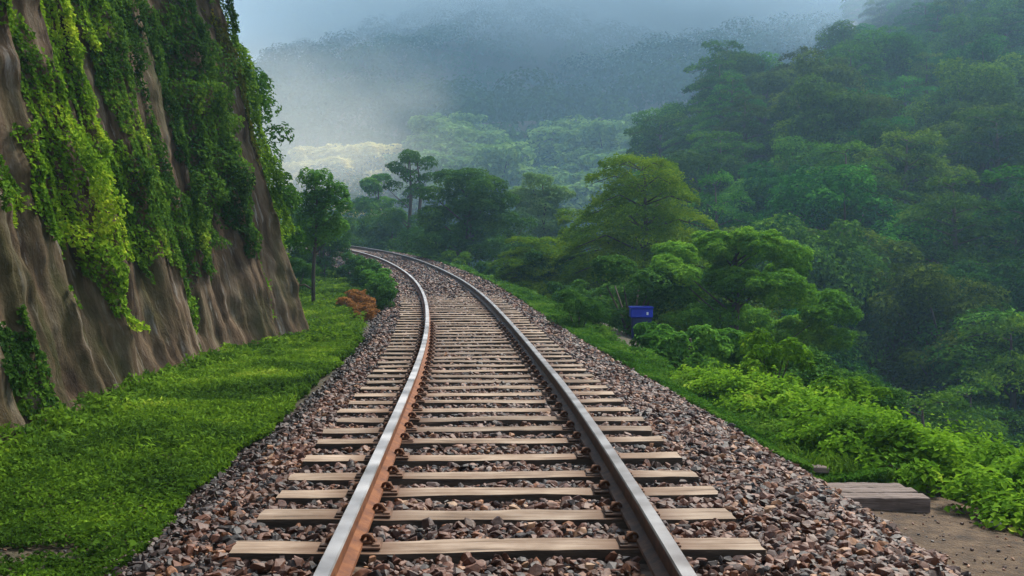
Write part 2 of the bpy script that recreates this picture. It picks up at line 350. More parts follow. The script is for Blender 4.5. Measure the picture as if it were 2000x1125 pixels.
def bed_z(s, u):
    """top of the stones relative to the rail head"""
    prof = np.interp(u, [-2.35, -2.05, -1.75, -1.35, 0, 1.4, 1.9, 2.3, 2.65], [-.60, -.47, -.30, -.235, -.225, -.235, -.27, -.38, -.56])
    rise = np.clip((s - 27) / 9, 0, 1) * .085
    return np.interp(s, TS, TZ) + prof + rise * (np.abs(u) < 1.9) + (fbm(s * 2.2, u * 2.2, 31) - .5) * .05

ss = np.arange(-6, 112, .2); uu = np.linspace(-2.35, 2.65, 30)
S_, U_ = np.meshgrid(ss, uu, indexing='ij'); bx, by, bz, _ = track(S_, U_)
bv = np.stack([bx, by, bed_z(S_, U_) - .012], -1).reshape(-1, 3)
n_u = len(uu); q = (np.arange(len(ss) - 1)[:, None] * n_u + np.arange(n_u - 1)[None, :])
tag(link('ballast_bed', mesh_np('ballast_bed', bv, np.stack([q, q + 1, q + n_u + 1, q + n_u], -1).reshape(-1, 4)[:, ::-1], [M['bed']], smooth=True)), kind='structure')

def stone_protos(n, seed):
    rnd = random.Random(seed); out = []
    for i in range(n):
        bm = bmesh.new()
        for k in range(18):
            v = Vector((rnd.gauss(0, 1), rnd.gauss(0, 1), rnd.gauss(0, 1))).normalized() * rnd.uniform(.85, 1.05)
            bm.verts.new((v.x * 1.0, v.y * rnd.uniform(.70, .84), v.z * .50))
        r = bmesh.ops.convex_hull(bm, input=bm.verts)
        bmesh.ops.delete(bm, geom=[g for g in r['geom_interior'] if isinstance(g, bmesh.types.BMVert)], context='VERTS')
        bmesh.ops.triangulate(bm, faces=bm.faces)
        bm.verts.index_update()
        out.append((np.array([v.co[:] for v in bm.verts]), np.array([[v.index for v in f.verts] for f in bm.faces])))
        bm.free()
    return out

def scatter(protos, P, size, rnd, tilt=1.0):
    """copies of small solids merged in one mesh"""
    V = []; Fs = []; Rn = []; off = 0
    kind = rng.integers(0, len(protos), len(P))
    for k, (v, f) in enumerate(protos):
        idx = np.where(kind == k)[0]
        if not len(idx): continue
        n = len(idx)
        a1 = rng.uniform(0, 2 * np.pi, n); a2 = rng.normal(0, .5 * tilt, n); a3 = rng.normal(0, .5 * tilt, n)
        c, s = np.cos(a1), np.sin(a1); o = np.zeros(n); l = np.ones(n)
        Rz = np.array([[c, -s, o], [s, c, o], [o, o, l]]).transpose(2, 0, 1)
        c, s = np.cos(a2), np.sin(a2); Rx = np.array([[l, o, o], [o, c, -s], [o, s, c]]).transpose(2, 0, 1)
        c, s = np.cos(a3), np.sin(a3); Ry = np.array([[c, o, s], [o, l, o], [-s, o, c]]).transpose(2, 0, 1)
        Mx = Rx @ Ry @ Rz * size[idx][:, None, None]
        vv = np.einsum('nij,vj->nvi', Mx, v) + P[idx][:, None, :]
        V.append(vv.reshape(-1, 3)); Fs.append((f[None] + (np.arange(n) * len(v))[:, None, None] + off).reshape(-1, 3))
        Rn.append(np.repeat(rnd[idx], len(f))); off += n * len(v)
    return np.concatenate(V), np.concatenate(Fs), np.concatenate(Rn)

def litter():
    n = 800; s = rng.uniform(4.5, 8.7, n); u = 2.5 + 2.4 * rng.random(n) ** 1.3
    x, y, _, _ = track(s, u)
    n2 = 500; x2 = rng.uniform(-4.3, -2.1, n2); y2 = rng.uniform(5.2, 9, n2)
    x = np.concatenate([x, x2]); y = np.concatenate([y, y2]); z = rng.uniform(.006, .02, len(x))
    P = np.stack([x, y, ground_z(x, y) + np.where(x > 0, .036, .012) + z * .2], -1)
    V, Fc, Rn = scatter(stone_protos(8, 9), P, z, rng.random(len(x)))
    tag(link('path_pebbles', mesh_np('path_pebbles', V, Fc, [M['stone']], attr=Rn)), 'small loose pebbles strewn over the bare dirt', 'pebbles', kind='stuff')

def ballast_stones():
    S, U, Z = [], [], []
    for s0, s1, dens, sz in ((3.9, 8, 1050, (.015, .056)), (8, 13, 800, (.017, .055)), (13, 20, 460, (.022, .056)), (20, 32, 170, (.034, .065)), (32, 60, 60, (.045, .08))):
        n = int((s1 - s0) * 4.95 * dens)
        s = rng.uniform(s0, s1, n); u = rng.uniform(-2.32, 2.62, n)
        S.append(s); U.append(u); Z.append(sz[0] + (sz[1] - sz[0]) * rng.random(n) ** 1.6)
    s = np.concatenate(S); u = np.concatenate(U); z = np.concatenate(Z)
    dd = np.abs(s[:, None] - sls[None]).min(1)
    on = (dd < .125 + z * .25) & (np.abs(u) < 1.36) & (s < 31)
    rail = np.abs(np.abs(u) - .7525) < .085
    keep = ~(on | rail) & (u < redge(s) + .12 * rng.normal(size=len(s))); s, u, z = s[keep], u[keep], z[keep]
    x, y, _, _ = track(s, u)
    P = np.stack([x, y, bed_z(s, u) + .010 + z * rng.uniform(-.25, .35, len(s))], -1)
    r = np.clip(rng.beta(1.7, 1.9, len(s)), 0, 1)
    r = np.clip(r + .18 * (fbm(s * 1.5, u * 1.5, 77) - .5) * 2, 0, 1)
    r = np.where(u < -1.75, r * .45, r)                 # soot-black stones on the wet left slope
    between = (np.abs(u) < .7) & (rng.random(len(s)) < .45); r = np.where(between, np.clip(r * .8 + .12 * (rng.random(len(s)) - .2), 0, 1), r)
    V, Fc, Rn = scatter(stone_protos(14, 3), P, z, r)
    tag(link('ballast_gravel', mesh_np('ballast_gravel', V, Fc, [M['stone']], attr=Rn)),
        'brown and grey crushed stones packed round the sleepers', 'gravel', kind='stuff')
ballast_stones(); litter()

# ---------------------------------------------------------------- rails
def make_rail(u0, label, mats):
    s = np.arange(2.5, 104, .25)
    prof = np.array([(-.030, 0), (.030, 0), (.036, -.008), (.036, -.036), (.010, -.052), (.010, -.128), (.062, -.150), (.065, -.165),
                     (-.065, -.165), (-.062, -.150), (-.010, -.128), (-.010, -.052), (-.036, -.036), (-.036, -.008)])
    n = len(prof)
    S, I = np.meshgrid(s, np.arange(n), indexing='ij')
    x, y, z, _ = track(S, u0 + prof[I, 0])
    V = np.stack([x, y, z + prof[I, 1]], -1).reshape(-1, 3)
    a_ = np.arange(len(s) - 1)[:, None] * n; k = np.arange(n)[None]; k2 = (k + 1) % n
    Fq = np.stack([a_ + k, a_ + k2, a_ + n + k2, a_ + n + k], -1).reshape(-1, 4)
    mi = np.tile(np.where(np.isin(np.arange(n), (0, 1, 13)), 0, 1), len(s) - 1)
    o = link('rail', mesh_np('rail', V, Fq, mats, mat_idx=mi))
    tag(o, label, 'rail'); return o
make_rail(-.7525, 'left rail with sky brightness coloured into its head and a lit orange rusty side', [M['steel'], M['rail_rust']])
make_rail(.7525, 'right rail with a grey head and brown rusty side coloured darker as in shade', [M['steel_shaded'], M['rail_dark']])

# ---------------------------------------------------------------- sleepers, their plates and spikes
def sleeper_mesh(seed):
    """a worn baulk: 2.68 m long, slightly bowed and ragged, grid top"""
    r = np.random.default_rng(seed); nx, ny = 54, 6
    xs = np.linspace(-1.34, 1.34, nx); ys = np.linspace(-.112, .112, ny)
    X, Y = np.meshgrid(xs, ys, indexing='ij')
    o = r.uniform(0, 99)
    edge = (np.abs(Y) / .112) ** 4
    wob = (noise2(X * 2.3 + o, np.sign(Y) * 7 + o, 5) - .5) * .044 + (noise2(X * 9 + o, np.sign(Y) * 3 + o, 6) - .5) * .012
    Yw = Y + wob * np.abs(Y) / .112 + (noise2(X * .8 + o, X * 0, 8) - .5) * .02
    Z = (fbm(X * 3 + o, Y * 30, 7) - .5) * .012 - edge * .008 + (noise2(X * 1.1 + o, Y * 0, 4) - .5) * .014
    Xw = X + np.where(np.abs(X) > 1.3, (noise2(Y * 30 + o, X, 2) - .5) * .03, 0)
    top = np.stack([Xw, Yw, Z], -1).reshape(-1, 3); bot = top.copy(); bot[:, 2] = -.15
    V = np.concatenate([top, bot]); n = nx * ny
    q = (np.arange(nx - 1)[:, None] * ny + np.arange(ny - 1)[None]); Ft = np.stack([q, q + ny, q + ny + 1, q + 1], -1).reshape(-1, 4)
    ring = [i * ny for i in range(nx)] + [(nx - 1) * ny + j for j in range(1, ny)] + [i * ny + ny - 1 for i in range(nx - 2, -1, -1)] + [j for j in range(ny - 2, 0, -1)]
    ring = np.array(ring); r2 = np.roll(ring, -1)
    side = np.stack([ring, ring + n, r2 + n, r2], -1)
    return mesh_np('sleeper', V, np.concatenate([Ft, side]), [M['sleeper'], M['sleeper_side_shade']], mat_idx=[0] * len(Ft) + [1] * len(side))
smeshes = [sleeper_mesh(40 + i) for i in range(9)]

def box_bm(bm, x0, x1, y0, y1, z0, z1, bev=0):
    r = bmesh.ops.create_cube(bm, size=1)
    for v in r['verts']:
        v.co = ((x0 + x1) / 2 + v.co.x * (x1 - x0), (y0 + y1) / 2 + v.co.y * (y1 - y0), (z0 + z1) / 2 + v.co.z * (z1 - z0))
    if bev:
        ed = list({e_ for v in r['verts'] for e_ in v.link_edges}); bmesh.ops.bevel(bm, geom=ed, offset=bev, segments=1, affect='EDGES')

def bm_mesh(name, bm, mats):
    me = bpy.data.meshes.new(name); bm.to_mesh(me); bm.free()
    for m in mats: me.materials.append(m)
    return me

def plate_mesh():
    bm = bmesh.new(); box_bm(bm, -.155, .155, -.09, .09, 0, .012, .003)
    for x in (-.13, .13): box_bm(bm, x - .02, x + .02, -.07, .07, .012, .022, .003)
    return bm_mesh('rail_plate', bm, [M['rail_dark']])

def clip_mesh(sg):
    """curled spring clip with its bolt, standing against the rail foot"""
    bm = bmesh.new()
    pts = []
    for i in range(13):
        t = i / 12; a_ = t * 1.7 * math.pi
        pts.append((sg * (.086 + .030 * math.cos(a_)), -.045 + .09 * t, .030 + .026 * math.sin(a_)))
    tube_bm(bm, pts, [.0105] * 13, 6)
    bmesh.ops.create_cone(bm, cap_ends=True, segments=6, radius1=.020, radius2=.017, depth=.045)
    bm.verts.ensure_lookup_table()
    for v in bm.verts[-12:]: v.co += Vector((sg * .094, 0, .036))
    box_bm(bm, min(sg * .055, sg * .13), max(sg * .055, sg * .13), -.032, .032, .012, .026, .004)
    return bm_mesh('rail_clip', bm, [M['clip_rust']])

def tube_bm(bm, pts, rad_, n=8, cap=True):
    prev = None; pts = [Vector(p) for p in pts]
    for i, p in enumerate(pts):
        d = (pts[min(i + 1, len(pts) - 1)] - pts[max(i - 1, 0)]).normalized()
        ax = Vector((0, 0, 1)) if abs(d.z) < .9 else Vector((1, 0, 0))
        a_ = d.cross(ax).normalized(); b_ = d.cross(a_).normalized()
        ring = [bm.verts.new(p + (a_ * math.cos(2 * math.pi * k / n) + b_ * math.sin(2 * math.pi * k / n)) * rad_[i]) for k in range(n)]
        if prev:
            for k in range(n): bm.faces.new((prev[k], prev[(k + 1) % n], ring[(k + 1) % n], ring[k])).smooth = True
        elif cap: bm.faces.new(ring[::-1])
        prev = ring
    if cap: bm.faces.new(prev)
plate_me = plate_mesh(); clipL, clipR = clip_mesh(-1), clip_mesh(1)
ordw = ['first', 'second', 'third', 'fourth', 'fifth', 'sixth', 'seventh', 'eighth', 'ninth', 'tenth', 'eleventh', 'twelfth']
vis = [s for s in sorted(sleeper_s) if s > 5.4]
for i, s in enumerate(sorted(sleeper_s)):
    if s < 5.4: continue
    k = vis.index(s)
    x, y, z, th = track(s)
    wdt = [1, 1, .95, .9, .95, .95][k % 6]
    root = empty('sleeper', (float(x), float(y), float(z) - .172), float(th) + rng.normal(0, .006))
    lab = (ordw[k] + ' sleeper from the bottom of the photo, pale worn timber under both rails') if k < 12 else \
          ('pale worn timber sleeper in the closely spaced middle stretch of the track' if s < 24 else 'far sleeper half buried in brown gravel before the bend')
    if k == 0: lab = 'nearest sleeper, widest pale timber at the bottom of the photo'
    tag(root, lab, 'sleeper', 'sleepers under the rails')
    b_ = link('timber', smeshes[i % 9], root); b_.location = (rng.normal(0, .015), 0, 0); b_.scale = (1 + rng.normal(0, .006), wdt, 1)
    if i % 2: b_.rotation_euler = (0, 0, math.pi)
    if s < 22:
        for sg in (-1, 1):
            p = link('rail_plate', plate_me, root, (sg * .7525, 0, -.002))
            for c_ in (clipL, clipR): link('rail_clip', c_, root, (sg * .7525, 0, -.002))

# ---------------------------------------------------------------- leaves
class Leaves:
    def __init__(s): s.V = []; s.R = []; s.n = 0
    def add(s, P, Nn, size, aspect=.55, fold=.18, droop=None, rnd=None, seed=None):
        """rhombic folded leaves at P, normals Nn; droop biases the tip direction"""
        n = len(P)
        if n == 0: return
        Nn = Nn / np.maximum(np.linalg.norm(Nn, axis=1, keepdims=True), 1e-6)
        T = rng.normal(size=(n, 3))
        if droop is not None: T = T * .6 + np.asarray(droop)
        T -= (T * Nn).sum(1, keepdims=True) * Nn; T /= np.maximum(np.linalg.norm(T, axis=1, keepdims=True), 1e-6)
        B = np.cross(Nn, T); size = np.broadcast_to(size, (n,))[:, None]
        L_ = size * .5; W = size * .5 * aspect
        v = np.stack([P - T * L_, P + B * W + Nn * size * fold - T * L_ * .1, P + T * L_ * 1.05, P - B * W + Nn * size * fold - T * L_ * .1], 1)
        s.V.append(v.reshape(-1, 3)); s.R.append(rng.random(n) if rnd is None else rnd); s.n += n
    def mesh(s, name, mat):
        V = np.concatenate(s.V); F_ = np.arange(len(V), dtype=np.int32).reshape(-1, 4)
        return mesh_np(name, V, F_, [mat], attr=np.concatenate(s.R))

def blob(Lv, c, r, n, size, up=.5, rs=.32, flat=1.0, seed=0, inner=.72):
    """leaves through the outer shell of one lobe (c centre, r 3 radii)"""
    d = rng.normal(size=(n, 3)); d /= np.linalg.norm(d, axis=1, keepdims=True)
    d[:, 2] = np.where((d[:, 2] < -.35) & (rng.random(n) < .6), -d[:, 2], d[:, 2])
    nz = .52 + .92 * fbm(d[:, 0] * 2.2 + c[0] * 3 + 9, d[:, 1] * 2.2 + d[:, 2] * 2.9 + c[1] * 3, 17 + seed, 3)
    rr = rng.uniform(inner, 1.0, n) ** .7 * nz
    P = np.asarray(c) + d * rr[:, None] * np.asarray(r)
    Nn = d * np.array([1, 1, 1 / flat]) * .7 + np.array([0, 0, up]) + rng.normal(size=(n, 3)) * rs
    Lv.add(P, Nn, size * rng.uniform(.65, 1.35, n))

def lobes_broad(W, H, n, rnd, low=.0):
    """lobe centres over a dome W wide, H high (crown only); base at z=low"""
    out = []
    for i in range(n):
        zz = min(1, max(0, (((i * 7) % n) + .5) / n + rnd.uniform(-.05, .05)))
        w = math.sqrt(max(0, 1 - (abs(zz - .36) / .70) ** 2)); a_ = i * 2.39996 + rnd.uniform(-.4, .4)
        q = rnd.uniform(.45, .85)
        out.append((W / 2 * w * q * math.cos(a_), W / 2 * w * q * math.sin(a_), low + H * (.10 + .78 * zz), (W * W * H) ** (1 / 3) * rnd.uniform(.16, .26)))
    return out

def make_broad(W, H, leaves, size, mat, seed, nl=16, trunk=2.0, tr=None, droopy=.0, flat=.75):
    """returns crown mesh and trunk mesh, z=0 at the foot"""
    rnd = random.Random(seed); Lv = Leaves(); lob = lobes_broad(W, H, nl, rnd, trunk)
    for j in range(nl // 3):      # small outlying tufts break the outline
        a_ = rnd.uniform(0, 6.28); zz = rnd.uniform(.25, .95); w = math.sqrt(max(0, 1 - (abs(zz - .36) / .70) ** 2))
        lob.append((W / 2 * w * 1.02 * math.cos(a_), W / 2 * w * 1.02 * math.sin(a_), trunk + H * (.1 + .86 * zz), (W * W * H) ** (1 / 3) * rnd.uniform(.07, .12)))
    tot = sum(l[3] ** 2 for l in lob)
    for k, (x, y, z, r) in enumerate(lob):
        blob(Lv, (x, y, z), (r, r, r * flat), int(leaves * r * r / tot), size, up=.55, flat=flat, seed=seed + k)
    me = Lv.mesh('crown', mat)
    bm = bmesh.new(); tr = tr or W * .028; top = trunk + H * .62
    sp = [(rnd.uniform(-.02, .02) * W * i / 4, rnd.uniform(-.02, .02) * W * i / 4, top * i / 5) for i in range(6)]
    tube_bm(bm, [(0, 0, -1.0)] + sp[1:], [tr * 1.35, tr * 1.1, tr, tr * .85, tr * .6, tr * .3], 8)
    for (x, y, z, r) in lob[::2]:
        zb = min(z - .15 * H, trunk * .8 + rnd.uniform(.1, .5) * H); zb = max(zb, trunk * .5)
        tube_bm(bm, [(0, 0, zb), (x * .45, y * .45, zb + (z - zb) * .6), (x * .9, y * .9, z)], [tr * .45, tr * .28, tr * .1], 5)
    return me, bm_mesh('trunk', bm, [M['bark']])

def make_layered(W, H, tiers, leaves, size, mat, seed, trunk=.8, top_w=.25, arc=.16, sparse=1.0, tr=None, power=1.0, rise=0.0):
    """tiered tree: flat drooping sprays of fine foliage at each level on limbs that radiate from the trunk"""
    rnd = random.Random(seed); Lv = Leaves(); bm = bmesh.new(); tr = tr or W * .03
    tube_bm(bm, [(0, 0, -1.0), (0, 0, trunk), (.02 * W, 0, trunk + H * .5), (.01 * W, .01 * W, trunk + H * .93)], [tr * 1.3, tr, tr * .65, tr * .15], 8)
    pads = []
    for t in range(tiers):
        f = t / max(1, tiers - 1); z0 = trunk + H * (.06 + .88 * f)
        w = W / 2 * (1 - (1 - top_w) * f ** power)
        nb = max(3, int((7 - 3 * f) * sparse)); a0 = rnd.uniform(0, 6.28)
        for b in range(nb):
            a_ = a0 + b * 6.283 / nb + rnd.uniform(-.25, .25); ln = w * rnd.uniform(.72, 1.12)
            zt = z0 + rnd.uniform(-.3, .3) * H / tiers
            tube_bm(bm, [(0, 0, zt - .05 * ln), (ln * .5 * math.cos(a_), ln * .5 * math.sin(a_), zt + arc * ln * .5 + rise * ln * .5), (ln * .9 * math.cos(a_), ln * .9 * math.sin(a_), zt + rise * ln)], [tr * .35 * (1 - .6 * f), tr * .22 * (1 - .6 * f), tr * .08], 5)
            pads.append((a_, ln, zt, H / tiers))
    tot = sum(p[1] ** 1.6 for p in pads)
    for a_, ln, zt, dz in pads:
        n = int(leaves * ln ** 1.6 / tot)
        t = rng.uniform(.12, 1.05, n) ** .8; sp = rng.normal(0, 1, n) * ln * .24 * np.sin(np.clip(t, 0, 1) * 2.6 + .25)
        zz = zt + arc * ln * np.sin(t * 3.0) * .9 - .16 * sp ** 2 / max(ln, .1) * 2.0 + rise * ln * t + rng.normal(0, .09, n) * dz
        lump = (fbm(t * 5 + a_ * 7, sp / ln * 5 + 3, 23) - .5) * dz * .7
        P = np.stack([t * ln * math.cos(a_) - sp * math.sin(a_), t * ln * math.sin(a_) + sp * math.cos(a_), zz + lump], -1)
        Nn = np.array([.25 * math.cos(a_), .25 * math.sin(a_), 1]) + rng.normal(size=(n, 3)) * .45
        Lv.add(P, Nn, size * rng.uniform(.6, 1.35, n), aspect=.42, droop=(math.cos(a_), math.sin(a_), -.25))
    return Lv.mesh('crown', mat), bm_mesh('trunk', bm, [M['bark']])

def lobed_tree(name, lobes, foot_px, Y, leaves, size, mat, label, seed, depth=.8, flat=.6, tr=.1, stems=((0, 0),)):
    """a tree whose limbs end in the listed leaf masses (x, y, r as seen at depth Y), spread in depth round the trunk"""
    rnd = random.Random(seed); k = Y / 2180; X0 = (foot_px - 1000) * k; z0 = gz(X0, Y) - .1
    Lv = Leaves(); L3 = []
    for i, (px, py, pr) in enumerate(lobes):
        R_ = pr * k; x = (px - 1000) * k - X0; z = CAMZ + (465 - py) * k - z0
        W_ = max(l[0] for l in lobes) * k - min(l[0] for l in lobes) * k
        y = (rnd.random() - .5) * W_ * depth * (1 if i % 2 else .4)
        L3.append((x, y, z, R_))
        if i % 2 == 0: L3.append((x * .8 + rnd.uniform(-.5, .5) * R_, -y + (rnd.random() - .5) * W_ * depth, z - rnd.uniform(.1, .5) * R_, R_ * .9))
        a_ = rnd.uniform(0, 6.28); L3.append((x + R_ * .95 * math.cos(a_), y + R_ * rnd.uniform(-.6, .6), z + R_ * .5 * math.sin(a_), R_ * .38))
    tot = sum(l[3] ** 2 for l in L3)
    for j, (x, y, z, R_) in enumerate(L3): blob(Lv, (x, y, z), (R_, R_, R_ * flat), int(leaves * R_ * R_ / tot) + 5, size, up=.55, flat=flat, seed=seed + j)
    bm = bmesh.new(); zs = [l[2] for l in L3]; top = max(zs); low = min(zs)
    for sx, sy in stems:
        tube_bm(bm, [(sx, sy, -.8), (sx * 1.1, sy, low * .6), (sx * 1.3 + .03 * top, sy, (low + top) * .5), (sx + .02 * top, sy, top * .96)], [tr * 1.3, tr, tr * .7, tr * .2], 8)
    for x, y, z, R_ in L3[::2]:
        zb = max(low * .7, z - abs(x) * .8 - .3 * R_); zb = min(zb, top * .85)
        tube_bm(bm, [(0, 0, zb), (x * .5, y * .5, zb + (z - zb) * .5), (x * .95, y * .95, z - R_ * flat * .3)], [tr * .38, tr * .2, tr * .07], 5)
    return place((Lv.mesh('crown', mat), bm_mesh('trunk', bm, [M['bark']])), name, (X0, Y, z0), label)

def place(meshes, name, loc, label, cat='tree', group=None, scale=1.0, rz=0.0):
    cr, tk = meshes
    root = empty(name, loc, rz); root.scale = (scale,) * 3 if np.isscalar(scale) else scale
    tag(root, label, cat, group)
    link('crown', cr, root)
    if tk is not None: link('trunk', tk, root)
    return root

def gz(x, y): return float(ground_z(np.array([x]), np.array([y]))[0])

# ---------------------------------------------------------------- the rock wall and its vines
def wall_relief(w, h):
    """pleats running up the face; each swells towards the far side and then steps back"""
    ww = w + (noise2(h * .5, w * 0, 61) - .5) * .14
    ph = ww / 1.35 + .55 * noise2(ww * .45, 0 * ww, 12); fr = ph - np.floor(ph); k = np.floor(ph)
    amp = .20 + .22 * hash2(k, 0 * k, 4)
    saw = np.where(fr < .80, (fr / .80) ** 1.3, 1 - ((fr - .80) / .20) ** .8)
    r = saw * amp
    r = r + (fbm(w * 2.4, h * .22, 14) - .5) * .26 + (fbm(w * 8, h * .5, 15, 3) - .5) * .20 + (fbm(w * 3.1, h * 2.4, 16, 4) - .5) * .16
    foot = np.clip(1 - h / .7, 0, 1) ** 2 * .16
    return r + foot

def wall_point(w, h, off=0.0):
    b = np.interp(w, WBY, WBX); rel = wall_relief(w, h) - .25
    t = np.clip((WALL_END - w) / .25, 0, 1) ** .5
    x = b - BATTER * h + (rel * t - .30 * (1 - t)) + off
    return x, w + 0 * h, GROUND_L - .15 + h + .15 * 0 + off * BATTER * .3

def rock_wall():
    ws = np.concatenate([np.arange(-5, 7, .2), np.arange(7, WALL_END + .001, .035)]); hs = np.concatenate([np.arange(0, 6.2, .06), np.arange(6.2, 8.9, .15)])
    W_, H_ = np.meshgrid(ws, hs, indexing='ij'); x, y, z = wall_point(W_, H_)
    # the far end of the wall turns back into the bank
    ex = np.linspace(0, 1, 26)[1:, None] * 4.2; x0 = x[-1][None]; yy = y[-1][None] + .35 * np.sin(np.clip(ex / 1.2, 0, 1.57)) + (fbm(ex * 2 + 0 * hs[None], hs[None] * .8 + 0 * ex, 51) - .5) * .25 * np.clip(ex, 0, 1)
    x = np.concatenate([x, x0 - ex]); y = np.concatenate([y, yy]); z = np.concatenate([z, np.repeat(z[-1][None], 25, 0)])
    U = np.concatenate([W_, W_[-1][None] + ex + 0 * hs[None]]); Hh = np.concatenate([H_, np.repeat(H_[-1][None], 25, 0)])
    # top ledge back to the hill
    x = np.concatenate([x, x[:, -1:] - 2.5], 1); y = np.concatenate([y, y[:, -1:]], 1); z = np.concatenate([z, z[:, -1:] + .2], 1)
    U = np.concatenate([U, U[:, -1:]], 1); Hh = np.concatenate([Hh, Hh[:, -1:] + 2.5], 1)
    n0, n1 = x.shape; q = np.arange(n0 - 1)[:, None] * n1 + np.arange(n1 - 1)[None]
    Fq = np.stack([q, q + n1, q + n1 + 1, q + 1], -1).reshape(-1, 4)
    o = link('rock_wall', mesh_np('rock_wall', np.stack([x, y, z], -1).reshape(-1, 3), Fq, [M['wall']], uv=np.stack([U, Hh], -1).reshape(-1, 2), smooth=True))
    tag(o, 'tall leaning brown rock wall with ribbed face on the left of the track', 'rock wall')
rock_wall()

def in_poly(px, py, poly):
    inside = np.zeros(len(px), bool); n = len(poly)
    for i in range(n):
        x1, y1 = poly[i]; x2, y2 = poly[(i + 1) % n]
        c = ((y1 > py) != (y2 > py)) & (px < (x2 - x1) * (py - y1) / ((y2 - y1) + 1e-9) + x1)
        inside ^= c
    return inside

def vine(poly, dens, label, mat, thick=(.03, .38), size=.056, holes=.40, seed=0, name='climbing_vine', ragged=.35, push=0.0):
    P = np.array(poly); w0, h0 = P.min(0) - .4; w1, h1 = P.max(0) + .4
    n = int((w1 - w0) * (h1 - h0) * dens * 1.4)
    w = rng.uniform(w0, w1, n); h = rng.uniform(max(h0, .05), h1, n)
    jw = w + (fbm(w * 1.6, h * 1.6, seed + 2) - .5) * ragged * 2; jh = h + (fbm(w * 2.6, h * .8, seed + 8) - .5) * ragged * 4
    jh += (fbm(w * 5 + seed, h * .35, seed + 9, 3) - .5) * 1.5
    ok = in_poly(jw, jh, poly)
    cl = fbm(w * 1.3 + seed, h * .8, seed + 30, 4); ok &= cl > holes * .9 - .08 * rng.random(n)
    ok &= (w < WALL_END + .35) & (h < 8.9)
    w, h, cl = w[ok], h[ok], cl[ok]; n = len(w)
    # clumps: layered shelves of foliage, thick in the middle and hanging over their lower edge
    shelf = fbm(w * 2.0, h * 2.4, seed + 50, 3)
    th = thick[0] + (thick[1] - thick[0]) * np.clip((cl - holes) * 2.6, 0, 1) * np.clip(shelf * 3.4 - 1.1, 0.03, 1.25)
    off = th * rng.uniform(.35, 1, n) + .02 + push
    x, y, z = wall_point(np.minimum(w, WALL_END), h, 0)
    nrm = np.array([1, -.25, .25]); P3 = np.stack([x, np.maximum(y, w), z], -1) + off[:, None] * nrm
    Nn = np.array([.7, -.4, .8]) + rng.normal(size=(n, 3)) * .6
    r = np.clip(rng.random(n) * .8 + (fbm(w * .9, h * .9, seed + 80) - .5) * 1.1 + .1, 0, 1)
    Lv = Leaves(); Lv.add(P3, Nn, size * rng.uniform(.6, 1.5, n), aspect=.8, droop=(.5, -.1, -.75), rnd=r)
    o = link(name, Lv.mesh(name, mat)); tag(o, label, 'vine', 'vines hanging on the rock wall'); return o

D = 1500
vine([(8, 9), (17.3, 9), (16.4, 6), (15.54, 4.84), (15.7, 3.9), (16.3, 3.17), (16.1, 1.9), (14.33, 1.30), (13.2, 1.6), (12.3, 2.2), (11.6, 2.94), (11.0, 3.3), (8, 3.2)], D,
     'broad leftmost curtain of bright green vines over the near end of the wall', M['ivy'], seed=1, holes=.415)
vine([(17.3, 9), (19.4, 9), (17.7, 5), (17.8, 3.4), (18.5, 1.9), (18.0, 1.35), (16.8, 1.2), (16.2, 1.7), (16.2, 3.5), (15.9, 4.7), (16.6, 6)], D,
     'dark to bright vine curtain in the middle of the wall, second from the left', M['ivy_dark'], seed=4, holes=.415)
vine([(19.3, 9), (21.5, 9), (20.7, 6), (20.5, 4.6), (20.3, 3.5), (20.1, 1.9), (19.3, 2.0), (18.56, 1.45), (18.1, 2.3), (18.2, 3.4), (18.0, 4.6)], D * 1.1,
     'dark green vine curtain left of the bare brown rib near the far end', M['ivy_dark'], seed=7, holes=.415)
vine([(20.0, 4.7), (20.5, 4.2), (20.6, 3.2), (20.37, 1.62), (20.3, .6), (19.9, .75), (19.85, 2.0), (19.7, 3.2)], D * 1.1,
     'narrow bright yellow-green vine trailing almost to the grass', M['shrub'], seed=9, holes=.30, ragged=.15, thick=(.04, .22))
vine([(21.0, 9), (21.8, 9), (21.8, 1.6), (21.3, 1.4), (21.1, 2.6), (21.05, 5)], D * 1.5,
     'strip of sunlit vines down the far outer edge of the wall', M['ivy'], seed=11, holes=.20, ragged=.12, thick=(.06, .32), push=.12)
vine([(20.7, 6.6), (21.4, 6.4), (21.38, 4.4), (21.1, 3.9), (20.95, 5.2)], D * .8,
     'rusty orange vine patch high on the wall edge beside the sky', M['ivy_rust'], seed=13, holes=.3, ragged=.15, thick=(.03, .15))
vine([(9.4, 1.6), (10.63, 1.5), (11.3, 1.3), (11.65, .9), (11.6, .55), (10.9, .7), (10.4, 1.0), (9.4, 1.2)], D * 1.1,
     'small dark vine patch low on the wall at the left edge', M['ivy_dark'], seed=15, holes=.42, ragged=.15, thick=(.02, .09), size=.055)
vine([(17.0, 1.1), (17.5, 1.1), (17.6, .1), (17.2, .1)], D * .7,
     'thin green creeper at the foot of the wall by the grass', M['ivy'], seed=18, holes=.3, ragged=.2, thick=(.03, .15), size=.06)

